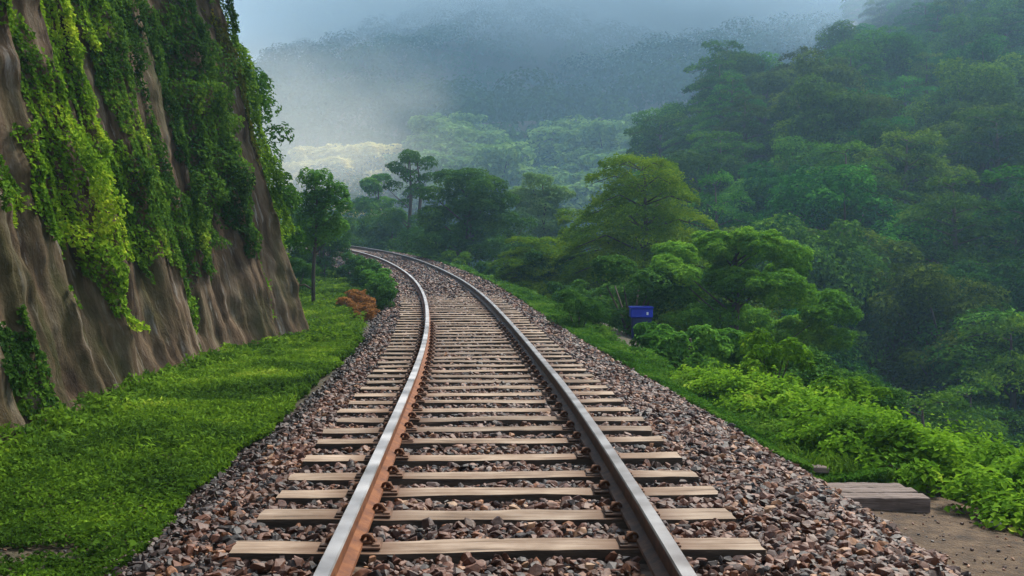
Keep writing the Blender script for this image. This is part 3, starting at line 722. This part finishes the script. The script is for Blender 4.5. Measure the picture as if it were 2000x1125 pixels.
# ---------------------------------------------------------------- ground cover, verge and undergrowth
def cards(name, pts_u, n, hgt, size, mat, label, cat='ground cover', mask=None, zoff=0, up=.8, blade=False, aspect=.6, dens_pow=1):
    s0, s1, ua, ub = pts_u
    s = s0 + (s1 - s0) * rng.random(n) ** dens_pow
    lo = ua(s) if callable(ua) else ua; hi = ub(s) if callable(ub) else ub
    u = lo + (hi - lo) * rng.random(n)
    x, y, _, _ = track(s, u)
    if mask is not None:
        k = mask(s, u, x, y); s, u, x, y = s[k], u[k], x[k], y[k]
    n = len(s); z = ground_z(x, y)
    if zoff: z = np.where(u < 2.6, np.maximum(z, bed_z(s, u)), z)
    hh = hgt(s, u, x, y) if callable(hgt) else hgt
    zz = z + hh * rng.uniform(.15, 1, n) ** .7 + zoff
    Nn = np.array([0, 0, up]) + rng.normal(size=(n, 3)) * (.9 if blade else .5)
    Lv = Leaves(); sz = size * rng.uniform(.6, 1.4, n) * np.interp(s, [5, 12, 30, 60], [1, 1.25, 2.0, 3.2])
    Lv.add(np.stack([x, y, zz], -1), Nn, sz, aspect=aspect, droop=(0, 0, .9) if blade else None,
           rnd=np.clip(rng.random(n) * .8 + (fbm(x * 2.2, y * 2.2, 71) - .5) * 1.0 + (fbm(x * .6, y * .6, 72) - .5) * .9 + .1, 0, 1))
    return Lv

wall_u = lambda s: np.interp(s, [4, 9.7, 11.7, 15.7, 18.5, 20.7, 21.8, 24, 60], [-4.5, -4.4, -4.35, -4.25, -3.85, -3.25, -5.5, -6.5, -7])
bedge = lambda s: np.interp(s, [3, 6, 10, 20, 30, 60], [-2.05, -2.05, -2.1, -2.0, -2.05, -2.1])
def patchy(s, u, x, y):
    keep = fbm(x * 2.4, y * 2.4, 91) > .24 + .16 * np.clip((9.2 - s) / 3, 0, 1) * (fbm(x * 6, y * 6, 191) > .5)
    edge = (u - wall_u(s) < 2.5) 
    ragged = u < bedge(s) - .02 + .5 * (fbm(x * 1.7, y * 1.7, 92) - .5)
    return keep & ragged
Lv = cards('x', (3.6, 22, wall_u, lambda s: bedge(s) + .1), 150000, lambda s, u, x, y: .03 + .10 * fbm(x * 1.5, y * 1.5, 93) * np.interp(s, [5, 10, 16], [.5, .9, 1.6]), .036, None, '', mask=patchy, dens_pow=1.25)
L2 = cards('x', (9, 24, wall_u, bedge), 30000, lambda s, u, x, y: .05 + .16 * fbm(x * 1.2, y * 1.2, 95), .07, None, '', mask=patchy, blade=True, aspect=.22)
L3 = cards('x', (20, 62, lambda s: np.maximum(wall_u(s), -6.5), lambda s: bedge(s) - .1), 42000, lambda s, u, x, y: .05 + .30 * fbm(x * 1.1, y * 1.1, 94), .06, None, '', aspect=.4)
L4 = cards('x', (5, 22, wall_u, bedge), 9000, lambda s, u, x, y: .04 + .14 * fbm(x * 2, y * 2, 98), .05, None, '', mask=lambda s, u, x, y: patchy(s, u, x, y) & (fbm(x * 1.3 + 4, y * 1.3, 99) > .52), aspect=.75)
L5 = cards('x', (9, 22, wall_u, lambda s: wall_u(s) + .7), 9000, lambda s, u, x, y: .08 + .34 * fbm(x * 2, y * 2, 198) * np.clip(1 - (u - wall_u(s)) / .7, 0, 1), .09, None, '', blade=True, aspect=.3)
Lv.V += L2.V + L3.V + L4.V + L5.V; Lv.R += L2.R + L3.R + L4.R + L5.R
tag(link('ground_cover', Lv.mesh('ground_cover', M['cover'])), 'low bright green clover and grass between the wall and the ballast', 'ground cover', kind='stuff')

# right verge: mid green herbs along the ballast edge
vr = lambda s: np.interp(s, [7.5, 9, 12, 20, 60], [2.9, 3.3, 3.2, 3.0, 3.1])
Lv = cards('x', (8.9, 62, lambda s: redge(s) - .06, vr), 90000,
           lambda s, u, x, y: (.04 + .30 * fbm(x * 1.6, y * 1.6, 96) * np.clip((u - redge(s)) * 1.6, .2, 1.2)) * np.interp(s, [8, 20, 60], [.8, 1.1, 1.3]), .042, None, '', aspect=.45, dens_pow=1.4, zoff=.004,
           mask=lambda s, u, x, y: fbm(x * 2, y * 2, 97) > .33)
tag(link('verge_grass', Lv.mesh('verge_grass', M['verge'])), 'mid green grass and herbs along the right edge of the ballast', 'grass', kind='stuff')

def undergrowth():
    Lv = Leaves(); bm_pts = []
    r = random.Random(5); n_c = 0
    for i in range(420):
        s = 6.6 + 9.5 * r.random() ** .9; f = r.random()
        u0 = np.interp(s, [6.6, 7.6, 8.6, 9.6, 11, 16], [4.15, 3.75, 3.45, 3.0, 2.95, 2.85]); u1 = np.interp(s, [6, 9, 16], [5.6, 5.0, 4.3])
        u = u0 + (u1 - u0) * f
        x, y, _, _ = track(s, u); x, y = float(x), float(y); z = gz(x, y)
        h = r.uniform(.22, .50) * float(np.interp(f, [0, .15, .7, 1], [.6, 1, 1.0, .9])) + max(0, (u - 4.1)) * .35
        h *= float(np.interp(s, [6, 10, 14, 16], [1.0, 1.0, .85, .6]))
        rad_ = r.uniform(.14, .26); n = 135
        # leaves on a cap and down its sides
        d = rng.normal(size=(n, 3)); d[:, 2] = np.abs(d[:, 2]) * 1.0; d /= np.linalg.norm(d, axis=1, keepdims=True)
        t = rng.uniform(.55, 1, n)
        P = np.array([x, y, z + h - rad_ * .6]) + d * (rad_ * t)[:, None] * np.array([1.15, 1.15, .9])
        low = rng.random(n) < .22; P[low, 2] = z + rng.uniform(.02, 1, low.sum()) * h * .8
        Nn = d * .6 + np.array([0, 0, .9]) + rng.normal(size=(n, 3)) * .35
        Lv.add(P, Nn, .058 * rng.uniform(.6, 1.5, n), aspect=.68, rnd=np.clip(rng.random(n) * .6 + r.uniform(0, .4), 0, 1))
        if n_c < 260 and f > .1:      # upright leafy shoots over the mass
            n_c += 1; k = 9; hh = rng.uniform(0, r.uniform(.08, .22), k)
            P = np.stack([x + rng.normal(0, .035, k), y + rng.normal(0, .035, k), z + h + hh], -1)
            Lv.add(P, np.array([0, 0, 1.]) + rng.normal(size=(k, 3)) * .5, .06 * rng.uniform(.7, 1.3, k), aspect=.5, rnd=rng.uniform(.5, 1, k))
    tag(link('leafy_undergrowth', Lv.mesh('leafy_undergrowth', M['shrub'])), 'bright lime green leafy undergrowth in a thick band at the right of the ballast', 'undergrowth', kind='stuff')
undergrowth()

# dirt path patch on the right below the step
pu = np.linspace(2.45, 5.2, 40); psn = np.linspace(3.2, 8.75, 60); S_, U_ = np.meshgrid(psn, pu, indexing='ij'); x, y, _, _ = track(S_, U_)
z = ground_z(x, y) + .034 + (fbm(x * 3, y * 3, 44) - .5) * .02
nu_ = len(pu); q = np.arange(len(psn) - 1)[:, None] * nu_ + np.arange(nu_ - 1)[None]
tag(link('path', mesh_np('path', np.stack([x, y, z], -1).reshape(-1, 3), np.stack([q, q + 1, q + nu_ + 1, q + nu_], -1).reshape(-1, 4)[:, ::-1], [M['dirt']], smooth=True)), kind='structure')

# timber step
def timber_step():
    root = empty('timber_step', (2.78, 8.58, -.64), R(-1))
    tag(root, 'low step of old grey-brown planks beside the dirt path', 'step')
    for k, (y0, y1) in enumerate(((-.27, -.105), (-.095, .065), (.075, .25))):   # three worn planks
        bm = bmesh.new(); box_bm(bm, -.37 + .02 * k, .34 - .03 * k, y0, y1, .0 if k == 0 else .05, .118 + (.004 if k == 1 else 0), .006)
        bmesh.ops.subdivide_edges(bm, edges=[e_ for e_ in bm.edges if e_.calc_length() > .4], cuts=14)
        for v in bm.verts:
            v.co.z += (random.Random(int(v.co.x * 997 + k * 31)).random() - .5) * .007; v.co.y += (random.Random(int(v.co.x * 577 + k)).random() - .5) * .006
        link('plank', bm_mesh('plank', bm, [M['step']]), root)
    bm = bmesh.new(); box_bm(bm, -.30, .30, -.24, .22, -.06, .045, .004)
    link('base', bm_mesh('base', bm, [M['step']]), root)
    o = bmesh.new(); box_bm(o, -.16, .14, -.05, .05, 0, .05, .008)
    t = link('plank_offcut', bm_mesh('plank_offcut', o, [M['step']])); t.location = (2.45, 9.15, -.50); t.rotation_euler = (R(3), R(6), R(12))
    tag(t, 'small grey plank end in the weeds behind the step', 'plank')
timber_step()
def weed_clump(x, y, w, h, n, label):
    Lv = Leaves(); a_ = rng.uniform(0, 6.28, n); q = rng.uniform(0, 1, n) ** .6 * w / 2
    root_z = gz(x, y)
    for f in (.35, .75):
        P = np.stack([x + q * np.cos(a_) * (.6 + .5 * f), y + q * np.sin(a_) * (.6 + .5 * f), root_z + h * f * rng.uniform(.5, 1.1, n)], -1)
        out = np.stack([np.cos(a_), np.sin(a_), 0 * a_], -1)
        Lv.add(P, out * .8 + rng.normal(size=(n, 3)) * .5 + np.array([0, 0, .25]), h * .42 * rng.uniform(.6, 1.3, n), aspect=.20, droop=(0, 0, 1.4))
    tag(link('weed_clump', Lv.mesh('weed_clump', M['cover'])), label, 'weeds', 'weed clumps by the timber step')
weed_clump(2.62, 9.35, .55, .26, 420, 'tall dark green weed tuft right behind the timber step')
weed_clump(2.30, 9.75, .45, .20, 320, 'smaller weed tuft at the ballast edge behind the plank end')
weed_clump(2.48, 10.4, .5, .18, 320, 'low weed tuft farther along the ballast edge past the step')
weed_clump(2.28, 8.62, .22, .12, 90, 'tiny weed tuft at the left corner of the timber step')
def pale_thing(name, loc, rz, lx, ly, lz, label, cat):
    bm = bmesh.new(); bmesh.ops.create_icosphere(bm, subdivisions=2, radius=1)
    rr = random.Random(len(label))
    for v in bm.verts: v.co = Vector((v.co.x * lx, v.co.y * ly * (1 + .3 * v.co.x), v.co.z * lz)) * rr.uniform(.88, 1.08)
    o = link(name, bm_mesh(name, bm, [M['pale_stone']])); o.location = loc; o.rotation_euler = (0, 0, rz); tag(o, label, cat)
M['pale_stone'] = noise_mat('pale_stone', G((.3, (.20, .19, .16)), (.7, (.42, .42, .38))), 14, bump=.4, bdist=.01)
pale_thing('pale_stone', (3.42, 7.9, gz(3.42, 7.9) + .06), .3, .055, .04, .022, 'small pale stone on the dirt just right of the step', 'stone')
pale_thing('driftwood_stick', (3.52, 6.75, gz(3.52, 6.75) + .06), -.08, .13, .018, .014, 'short bleached stick lying on the dirt path', 'stick')
pale_thing('white_stone', (-2.02, 8.55, -.40), .5, .06, .05, .045, 'whitish stone on the dark left slope of the ballast', 'stone')

# ---------------------------------------------------------------- bushes at the track side
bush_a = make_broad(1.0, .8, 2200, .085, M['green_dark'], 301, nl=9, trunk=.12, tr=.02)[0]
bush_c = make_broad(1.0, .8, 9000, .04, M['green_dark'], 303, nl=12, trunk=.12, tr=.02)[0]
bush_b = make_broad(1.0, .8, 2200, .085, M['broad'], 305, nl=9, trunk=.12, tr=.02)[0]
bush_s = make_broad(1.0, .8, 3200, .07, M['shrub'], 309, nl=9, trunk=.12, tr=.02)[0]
bush_r = make_broad(1.0, .8, 2600, .07, M['rust_fern'], 313, nl=10, trunk=.05, tr=.02)[0]
def stems():
    bm = bmesh.new()
    for k in range(6):
        a_ = k * 1.05; tube_bm(bm, [(0, 0, -.12), (.1 * math.cos(a_), .1 * math.sin(a_), .25), (.24 * math.cos(a_), .24 * math.sin(a_), .6)], [.016, .012, .005], 5)
    return bm_mesh('stems', bm, [M['bark']])
stem_me = stems()
def bush(me, s, u, w, h, label, name='bush', group=None, cat='bush', xy=None):
    if xy: x, y = xy
    else: x, y, _, _ = track(s, u)
    root = empty(name, (float(x), float(y), gz(x, y) - .03), rng.uniform(0, 6.28)); root.scale = (w, w, h / .85)
    tag(root, label, cat, group); link('foliage', me, root); link('stems', stem_me, root); return root
hl = [(27.6, -1.72, .6, .62, 'dark hedge bush nearest the camera on the left edge of the bend'), (29.6, -1.78, .7, .7, 'second dark hedge bush along the left edge of the bend'),
      (31.8, -1.95, .9, .8, 'third dark hedge bush, behind the rusty ferns'), (34.4, -2.0, 1.1, .85, 'fourth dark hedge bush along the left edge of the bend')]
for s, u, w, h, lb in hl: bush(bush_a if s < 30 else bush_b, s, u, w, h, lb, 'hedge_bush', 'hedge along the left of the bend')
for s, u, w, h in ((37.3, -2.1, 1.2, .9), (40.5, -2.15, 1.2, .95), (44, -2.2, 1.4, 1.0), (47.5, -2.3, 1.5, 1.1)):
    bush(bush_a, s, u, w, h, 'far dark hedge bush where the line swings out of sight', 'hedge_bush', 'hedge along the left of the bend')
for s, u, w, h, lb in ((25.9, -2.15, .55, .34, 'lowest scrap of rusty fern nearest the camera beside the ballast'), (32.2, -2.4, .9, .5, 'last rusty fern clump fading under the far hedge'), (26.9, -2.2, .7, .42, 'low clump of rusty brown dried ferns just before the tallest one'), (28.3, -2.3, .85, .50, 'tallest rusty orange fern clump beside the green hedge'),
                       (30.2, -2.5, 1.0, .6, 'wide clump of rusty ferns just beyond the tallest one')):
    bush(bush_r, s, u, w, h, lb, 'dry_fern', 'rusty ferns by the hedge', 'fern')
for x, y, w, h, lb in ((-8.1, 47.5, 2.2, 2.5, 'dark bush hiding the far end of the rails'), (-9.7, 48.5, 4.0, 3.2, 'large shadowy bush behind the slender tree at left'), (-7.0, 36, 1.4, 1.2, 'round bush at the left rim of the grass beyond the wall')):
    bush(bush_c, 0, 0, w, h, lb, 'bush', xy=(x, y))
for s, u, w, h, lb in ((50, 2.6, 1.4, .95, 'small yellow-green bush on the outside of the far bend'), (40, 2.9, 1.0, .5, 'low bright bush on the right verge before the bend')):
    bush(bush_s, s, u, w, h, lb)
for x, y, w, h, lb in ((3.55, 15.3, 1.0, 1.0, 'bright leafy bush rising above the verge right of the track'), (4.3, 14.4, 1.1, .85, 'lower bright bush beside the taller one at the valley edge')):
    bush(bush_s, 0, 0, w, h, lb, xy=(x, y))
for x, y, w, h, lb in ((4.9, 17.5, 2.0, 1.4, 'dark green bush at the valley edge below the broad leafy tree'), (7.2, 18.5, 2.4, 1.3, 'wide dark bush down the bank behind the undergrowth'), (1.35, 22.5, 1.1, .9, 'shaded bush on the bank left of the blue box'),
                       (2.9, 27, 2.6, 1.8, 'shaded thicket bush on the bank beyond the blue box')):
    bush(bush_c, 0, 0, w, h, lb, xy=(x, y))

# ---------------------------------------------------------------- the blue box on its stand in the trees
def blue_box():
    x, y = 2.98, 25.8; zt = CAMZ - 130 * y / 2180
    root = empty('blue_box', (x, y, zt - .38)); root.scale = (.88, 1, .92); tag(root, 'bright blue box with a white mark, half hidden under the trees at right', 'box')
    bm = bmesh.new(); box_bm(bm, -.29, .29, -.2, .2, .10, .33, .02); link('body', bm_mesh('body', bm, [M['blue']]), root)
    bm = bmesh.new(); box_bm(bm, -.31, .31, -.22, .22, .33, .37, .012); link('lid', bm_mesh('lid', bm, [M['blue']]), root)
    bm = bmesh.new(); box_bm(bm, .12, .17, -.206, -.198, .17, .24, .001); link('white_mark', bm_mesh('white_mark', bm, [M['white']]), root)
    bm = bmesh.new(); box_bm(bm, -.25, .27, -.16, .16, -.10, .10, .01); link('stand', bm_mesh('stand', bm, [M['blue_dark']]), root)
    for sx in (-.22, .24):
        bm = bmesh.new(); box_bm(bm, sx - .03, sx + .03, -.03, .03, gz(x, y) - zt + .30, -.10, .004); link('leg', bm_mesh('leg', bm, [M['blue_dark']]), root)
blue_box()

# ---------------------------------------------------------------- individual trees near the line
def base(x, y): return (x, y, gz(x, y) - .1)
def tree_at(meshes_fn, px, ytop, Y, trunk_frac, label, name, **kw):
    """a tree of real height standing on the ground at depth Y"""
    X = (px - 1000) / 2180 * Y; z0 = gz(X, Y) - .1; top = CAMZ + (465 - ytop) * Y / 2180
    return X, Y, z0, top - z0

# slender tree at the end of the wall
t = lobed_tree('slender_tree', [(603, 350, 23), (634, 356, 25), (658, 378, 24), (676, 402, 16), (615, 388, 30), (646, 414, 28), (662, 440, 20), (605, 432, 31), (635, 458, 24), (598, 402, 30), (592, 474, 22)], 612, 31, 9500, .085, M['broad'],
               'slender dark-trunked tree in the grass just past the end of the wall', 27, tr=.05, depth=.7, flat=.9)
bm = bmesh.new(); tube_bm(bm, [(0, 0, .62), (-.25, 0, .78), (-.55, .02, .72), (-.62, .02, .5)], [.028, .024, .018, .012], 6); link('low_branch', bm_mesh('low_branch', bm, [M['bark']]), t)
# tall pine beyond the bend
lobed_tree('pine_tree', [(800, 305, 22), (830, 318, 22), (772, 326, 17), (800, 345, 22), (841, 345, 14), (766, 362, 18), (815, 372, 20), (790, 396, 15), (775, 422, 18), (818, 432, 20), (798, 458, 22)], 796, 70, 9000, .14, M['green_dark'],
           'tall pine with bare trunk and flat top beyond the bend', 33, tr=.14, flat=.62, stems=((0, 0), (.45, .3)))
lobed_tree('hazy_tree', [(722, 360, 22), (745, 348, 18), (714, 400, 25), (745, 400, 25), (725, 440, 28), (760, 440, 22), (700, 450, 20), (735, 470, 22)], 733, 84, 13000, .18, M['broad'], 'pale hazy tree left of the tall pine', 34, tr=.12)
X, Y, z0, h = tree_at(None, 765, 400, 76, 0, '', '')
place(make_broad(4.4, h * .8, 11000, .18, M['green_dark'], 36, nl=15, trunk=h * .15, tr=.1), 'small_tree', (X, Y, z0), 'low rounded tree at the foot of the tall pine')
# dense round tree
lobed_tree('round_tree', [(845, 420, 30), (850, 382, 30), (880, 352, 31), (920, 347, 33), (960, 362, 32), (985, 392, 28), (990, 430, 28), (910, 390, 40), (950, 400, 40), (880, 420, 40), (930, 440, 40), (970, 460, 35), (880, 470, 35), (930, 490, 35), (850, 460, 28)], 912, 54, 34000, .13, M['green_dark'],
           'dense dark green round tree just right of the tall pine', 37, tr=.16)
lobed_tree('feathery_tree', [(1012, 382, 28), (1050, 357, 30), (1085, 380, 30), (1102, 420, 25), (1050, 400, 38), (1020, 430, 35), (1075, 440, 35), (1040, 470, 35), (1095, 465, 25)], 1052, 70, 24000, .15, M['pale'],
           'pale feathery tree behind, between the round tree and the big cedar', 39, tr=.16)
# the big layered cedar and its low neighbour
X, Y, z0, h = tree_at(None, 1255, 292, 38, 0, '', '')
place(make_layered(7.2, h * .92, 10, 90000, .115, M['fir'], 45, trunk=h * .05, top_w=.38, arc=.26, tr=.16, power=1.9, sparse=1.3), 'cedar_tree', (X, Y, z0), 'big olive green cedar with tiered drooping branches in the centre right')
X, Y, z0, h = tree_at(None, 1040, 462, 40, 0, '', '')
place(make_layered(3.6, h * .9, 7, 24000, .10, M['fir'], 47, trunk=h * .05, top_w=.5, arc=.2, tr=.08), 'low_cedar', (X, Y, z0), 'low cedar with flat tiers left of the big cedar')
X, Y, z0, h = tree_at(None, 1120, 400, 46, 0, '', '')
place(make_layered(3.8, h * .9, 8, 26000, .12, M['fir'], 48, trunk=h * .05, top_w=.4, arc=.2, tr=.08), 'cedar_tree', (X, Y, z0), 'narrower cedar pressed against the left of the big cedar')
# the broad leafy tree
lobed_tree('leafy_tree', [(1298, 522, 33), (1340, 500, 42), (1400, 478, 42), (1455, 468, 34), (1478, 480, 44), (1530, 498, 42), (1562, 522, 28), (1350, 562, 58), (1430, 545, 58), (1500, 562, 58), (1600, 592, 42), (1642, 612, 28), (1400, 622, 58), (1480, 642, 58), (1560, 650, 55), (1622, 662, 38), (1540, 710, 48), (1600, 728, 38), (1440, 690, 48), (1340, 620, 46)],
           1430, 27, 110000, .075, M['broad_bright'], 'broad leafy green tree in front of the hillside, right of the cedar', 51, tr=.08, flat=.62)
# trees filling the bank below the line
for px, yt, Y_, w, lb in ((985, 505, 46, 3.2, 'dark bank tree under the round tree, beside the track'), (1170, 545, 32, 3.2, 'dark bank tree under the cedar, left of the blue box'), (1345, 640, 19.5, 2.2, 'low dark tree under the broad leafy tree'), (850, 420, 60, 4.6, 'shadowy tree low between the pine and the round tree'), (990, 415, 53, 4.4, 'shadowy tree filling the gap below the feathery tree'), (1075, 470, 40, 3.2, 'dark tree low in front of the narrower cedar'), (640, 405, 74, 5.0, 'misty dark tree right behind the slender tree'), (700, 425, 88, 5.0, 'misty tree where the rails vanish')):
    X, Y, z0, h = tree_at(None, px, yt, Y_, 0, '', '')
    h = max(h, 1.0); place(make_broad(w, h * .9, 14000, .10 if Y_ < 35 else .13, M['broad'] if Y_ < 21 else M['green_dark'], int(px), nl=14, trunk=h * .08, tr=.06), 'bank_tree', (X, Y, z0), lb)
# dark shrub tree over the end of the wall
wx = -5.6
cr, tk = make_broad(3.0, 3.4, 15000, .10, M['green_dark'], 61, nl=22, trunk=.5, tr=.07)
place((cr, tk), 'corner_tree', (-6.35, 22.9, 1.75), 'dark bushy tree standing out behind the far corner of the wall against the sky')
cr2, tk2 = make_broad(1.5, 1.6, 5000, .09, M['green_dark'], 63, nl=10, trunk=.3, tr=.05)
place((cr2, tk2), 'corner_bush', (-5.1, 22.8, .9), 'dark bush below the corner tree at the edge of the wall')

# ---------------------------------------------------------------- the wooded hillside at the right
protos = [make_broad(8, 6.4, 17000, .23, M['forest'], 101, nl=20, trunk=1.6, flat=.62), make_broad(8.5, 5.6, 17000, .24, M['forest'], 103, nl=24, trunk=1.8, flat=.55),
          make_broad(7, 7.2, 16000, .22, M['forest'], 105, nl=20, trunk=1.6, flat=.7),
          make_layered(8.5, 7.4, 8, 18000, .23, M['forest'], 107, trunk=.8, top_w=.35, arc=.2, tr=.2, power=1.6), make_layered(9, 6.4, 6, 18000, .24, M['forest'], 109, trunk=1.2, top_w=.5, arc=.16, tr=.22, power=1.8)]
spots = []
rnd = random.Random(12)
Yc = 27.0
while Yc < 205:
    step = 4.3 + Yc * .018
    Xc = .10 * Yc - 4
    while Xc < .50 * Yc + 6:
        x = Xc + rnd.uniform(-.4, .4) * step; y = Yc + rnd.uniform(-.4, .4) * step
        tt = float(tree_top(np.array(x), np.array(y)))
        ok = tt > -10 and x > .155 * y - 3.0 and x > 6.5
        if y > 122 and x < .30 * y: ok = False
        if y < 34 and x < 10.5: ok = False
        if ok: spots.append((x, y, tt))
        Xc += step
    Yc += step * .95
for x, y, tt in spots:
    k = rnd.choices(range(5), (3, 3, 2, 3, 3))[0]; sc_ = rnd.uniform(.72, 1.12) * (1 if y > 45 else .62 + (y - 27) * .02)
    z0 = gz(x, y) - .3
    px = 1000 + 2180 * x / y
    zone = 'foot' if y < 50 else ('slope' if y < 95 else ('crest' if y < 122 else 'hazy upper slope'))
    shape = 'tree with tiered flat branches' if k >= 3 else 'round-crowned tree'
    lb = f'{shape} on the {zone} of the wooded hillside at right'
    t = place(protos[k], 'layered_tree' if k >= 3 else 'forest_tree', (x, y, z0), lb, group='trees on the wooded hillside', scale=(sc_ * rnd.uniform(.9, 1.15), sc_ * rnd.uniform(.9, 1.15), sc_ * rnd.uniform(.9, 1.2)), rz=rnd.uniform(0, 6.28))
print('hillside trees', len(spots))
# pale trees in the middle distance, standing on the foot of the mountain
def on_slope(px, yt, hgt):
    for Y_ in np.arange(185, 700, 5.0):
        X = (px - 1000) / 2180 * Y_; top = CAMZ + (465 - yt) * Y_ / 2180
        if float(mountain(np.array(X), np.array(Y_))) + hgt >= top: break
    return X, Y_, top
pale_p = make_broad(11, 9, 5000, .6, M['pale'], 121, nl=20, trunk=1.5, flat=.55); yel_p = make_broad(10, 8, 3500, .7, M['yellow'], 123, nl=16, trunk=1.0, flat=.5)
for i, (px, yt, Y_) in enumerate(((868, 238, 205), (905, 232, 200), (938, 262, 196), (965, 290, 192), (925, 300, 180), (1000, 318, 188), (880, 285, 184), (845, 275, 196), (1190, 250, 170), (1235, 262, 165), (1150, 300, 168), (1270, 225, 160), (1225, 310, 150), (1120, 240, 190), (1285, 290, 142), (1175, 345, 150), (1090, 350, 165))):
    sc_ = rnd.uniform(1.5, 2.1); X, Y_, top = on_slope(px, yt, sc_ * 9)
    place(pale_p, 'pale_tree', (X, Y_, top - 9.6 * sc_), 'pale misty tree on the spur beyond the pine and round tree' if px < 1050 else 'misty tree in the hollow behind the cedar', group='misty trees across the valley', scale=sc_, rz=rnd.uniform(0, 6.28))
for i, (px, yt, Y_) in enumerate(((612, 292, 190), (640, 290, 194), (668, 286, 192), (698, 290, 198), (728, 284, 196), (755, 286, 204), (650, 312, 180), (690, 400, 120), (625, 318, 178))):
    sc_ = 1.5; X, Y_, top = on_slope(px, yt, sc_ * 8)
    place(yel_p, 'yellow_tree', (X, Y_, top - 8.4 * sc_), 'pale yellow tree with the misty glow put in its leaf colour, above the slender tree' if yt < 350 else 'yellow tree seen through the gap beside the slender tree', group='yellow trees on the misty slope', scale=sc_, rz=rnd.uniform(0, 6.28))

# far mountain side: a wood that reads as one mass
def far_wood():
    Lv = Leaves(); r = np.random.default_rng(3); step = 14.5
    for yy in np.arange(170, 975, step):
        for xx in np.arange(-.30 * yy - 12, .52 * yy + 12, step):
            if xx > .30 * yy and yy < 200: continue
            x = xx + r.uniform(-3, 3); y = yy + r.uniform(-3, 3); z = float(mountain(np.array(x), np.array(y)))
            W_ = r.uniform(6, 11); n = 360
            d = rng.normal(size=(n, 3)); d[:, 2] = np.abs(d[:, 2]); d /= np.linalg.norm(d, axis=1, keepdims=True)
            P = np.array([x, y, z + W_ * .4 + 1.5]) + d * W_ * np.array([1, 1, .85]) * rng.uniform(.75, 1.05, (n, 1))
            Lv.add(P, d + rng.normal(size=(n, 3)) * .22, 1.45 * rng.uniform(.7, 1.3, n), rnd=np.clip(rng.random(n) * .15 + r.uniform(0, .5), 0, 1))
    tag(link('far_wood', Lv.mesh('far_wood', M['far'])), 'misty blue wood covering the far mountain side', 'wood', kind='stuff')
far_wood()

# ---------------------------------------------------------------- low cloud on the mountain, and valley mist
def cloud(name, loc, rad_, dens, color, label, g=.3, core=.60):
    """a body of mist, densest at its middle and thinning to nothing at its edge"""
    bm = bmesh.new(); bmesh.ops.create_icosphere(bm, subdivisions=4, radius=1)
    o = link(name, bm_mesh(name, bm, [])); o.location = loc; o.scale = rad_
    m = bpy.data.materials.new('cloud_air'); m.use_nodes = True; nt = m.node_tree; nt.nodes.clear(); N, L = nt.nodes, nt.links
    out = N.new('ShaderNodeOutputMaterial'); pv = N.new('ShaderNodeVolumePrincipled')
    pv.inputs['Color'].default_value = (*color, 1); pv.inputs['Anisotropy'].default_value = g
    tc = N.new('ShaderNodeTexCoord'); ln = N.new('ShaderNodeVectorMath'); ln.operation = 'LENGTH'; L.new(tc.outputs['Object'], ln.inputs[0])
    no = N.new('ShaderNodeTexNoise'); no.inputs['Scale'].default_value = 2.2; no.inputs['Detail'].default_value = 3; L.new(tc.outputs['Object'], no.inputs['Vector'])
    ad = N.new('ShaderNodeMath'); ad.operation = 'MULTIPLY_ADD'; ad.inputs[1].default_value = .9; L.new(no.outputs['Fac'], ad.inputs[0]); L.new(ln.outputs['Value'], ad.inputs[2])
    mr = N.new('ShaderNodeMapRange'); mr.interpolation_type = 'SMOOTHSTEP'
    for k_, v_ in (('From Min', core), ('From Max', 1.40), ('To Min', dens), ('To Max', 0)): mr.inputs[k_].default_value = v_
    L.new(ad.outputs[0], mr.inputs['Value']); L.new(mr.outputs[0], pv.inputs['Density'])
    L.new(pv.outputs[0], out.inputs['Volume']); o.data.materials.append(m)
    tag(o, label, 'cloud', kind='stuff')
cloud('low_cloud', (178, 540, 148), (440, 210, 138), .036, (.93, .98, 1), 'pale blue bank of low cloud hiding the upper mountain side', g=.4, core=1.0)
cloud('mist_bank', (-42, 200, 19), (44, 40, 22), .013, (1, .98, .90), 'warm pale mist lying over the yellow trees at left')
cloud('hill_mist', (76, 160, 46), (62, 44, 27), .022, (.62, .82, 1), 'grey blue mist wrapping the top of the wooded hillside')
bm = bmesh.new(); box_bm(bm, -440, 640, -30, 1120, -22, 268)
hz = link('haze', bm_mesh('haze', bm, [])); tag(hz, kind='stuff')
m = bpy.data.materials.new('haze_air'); m.use_nodes = True; nt = m.node_tree; nt.nodes.clear()
out = nt.nodes.new('ShaderNodeOutputMaterial'); pv = nt.nodes.new('ShaderNodeVolumePrincipled')
pv.inputs['Color'].default_value = (.44, .73, 1, 1); pv.inputs['Density'].default_value = .0008; pv.inputs['Anisotropy'].default_value = .45
nt.links.new(pv.outputs[0], out.inputs['Volume']); hz.data.materials.append(m)
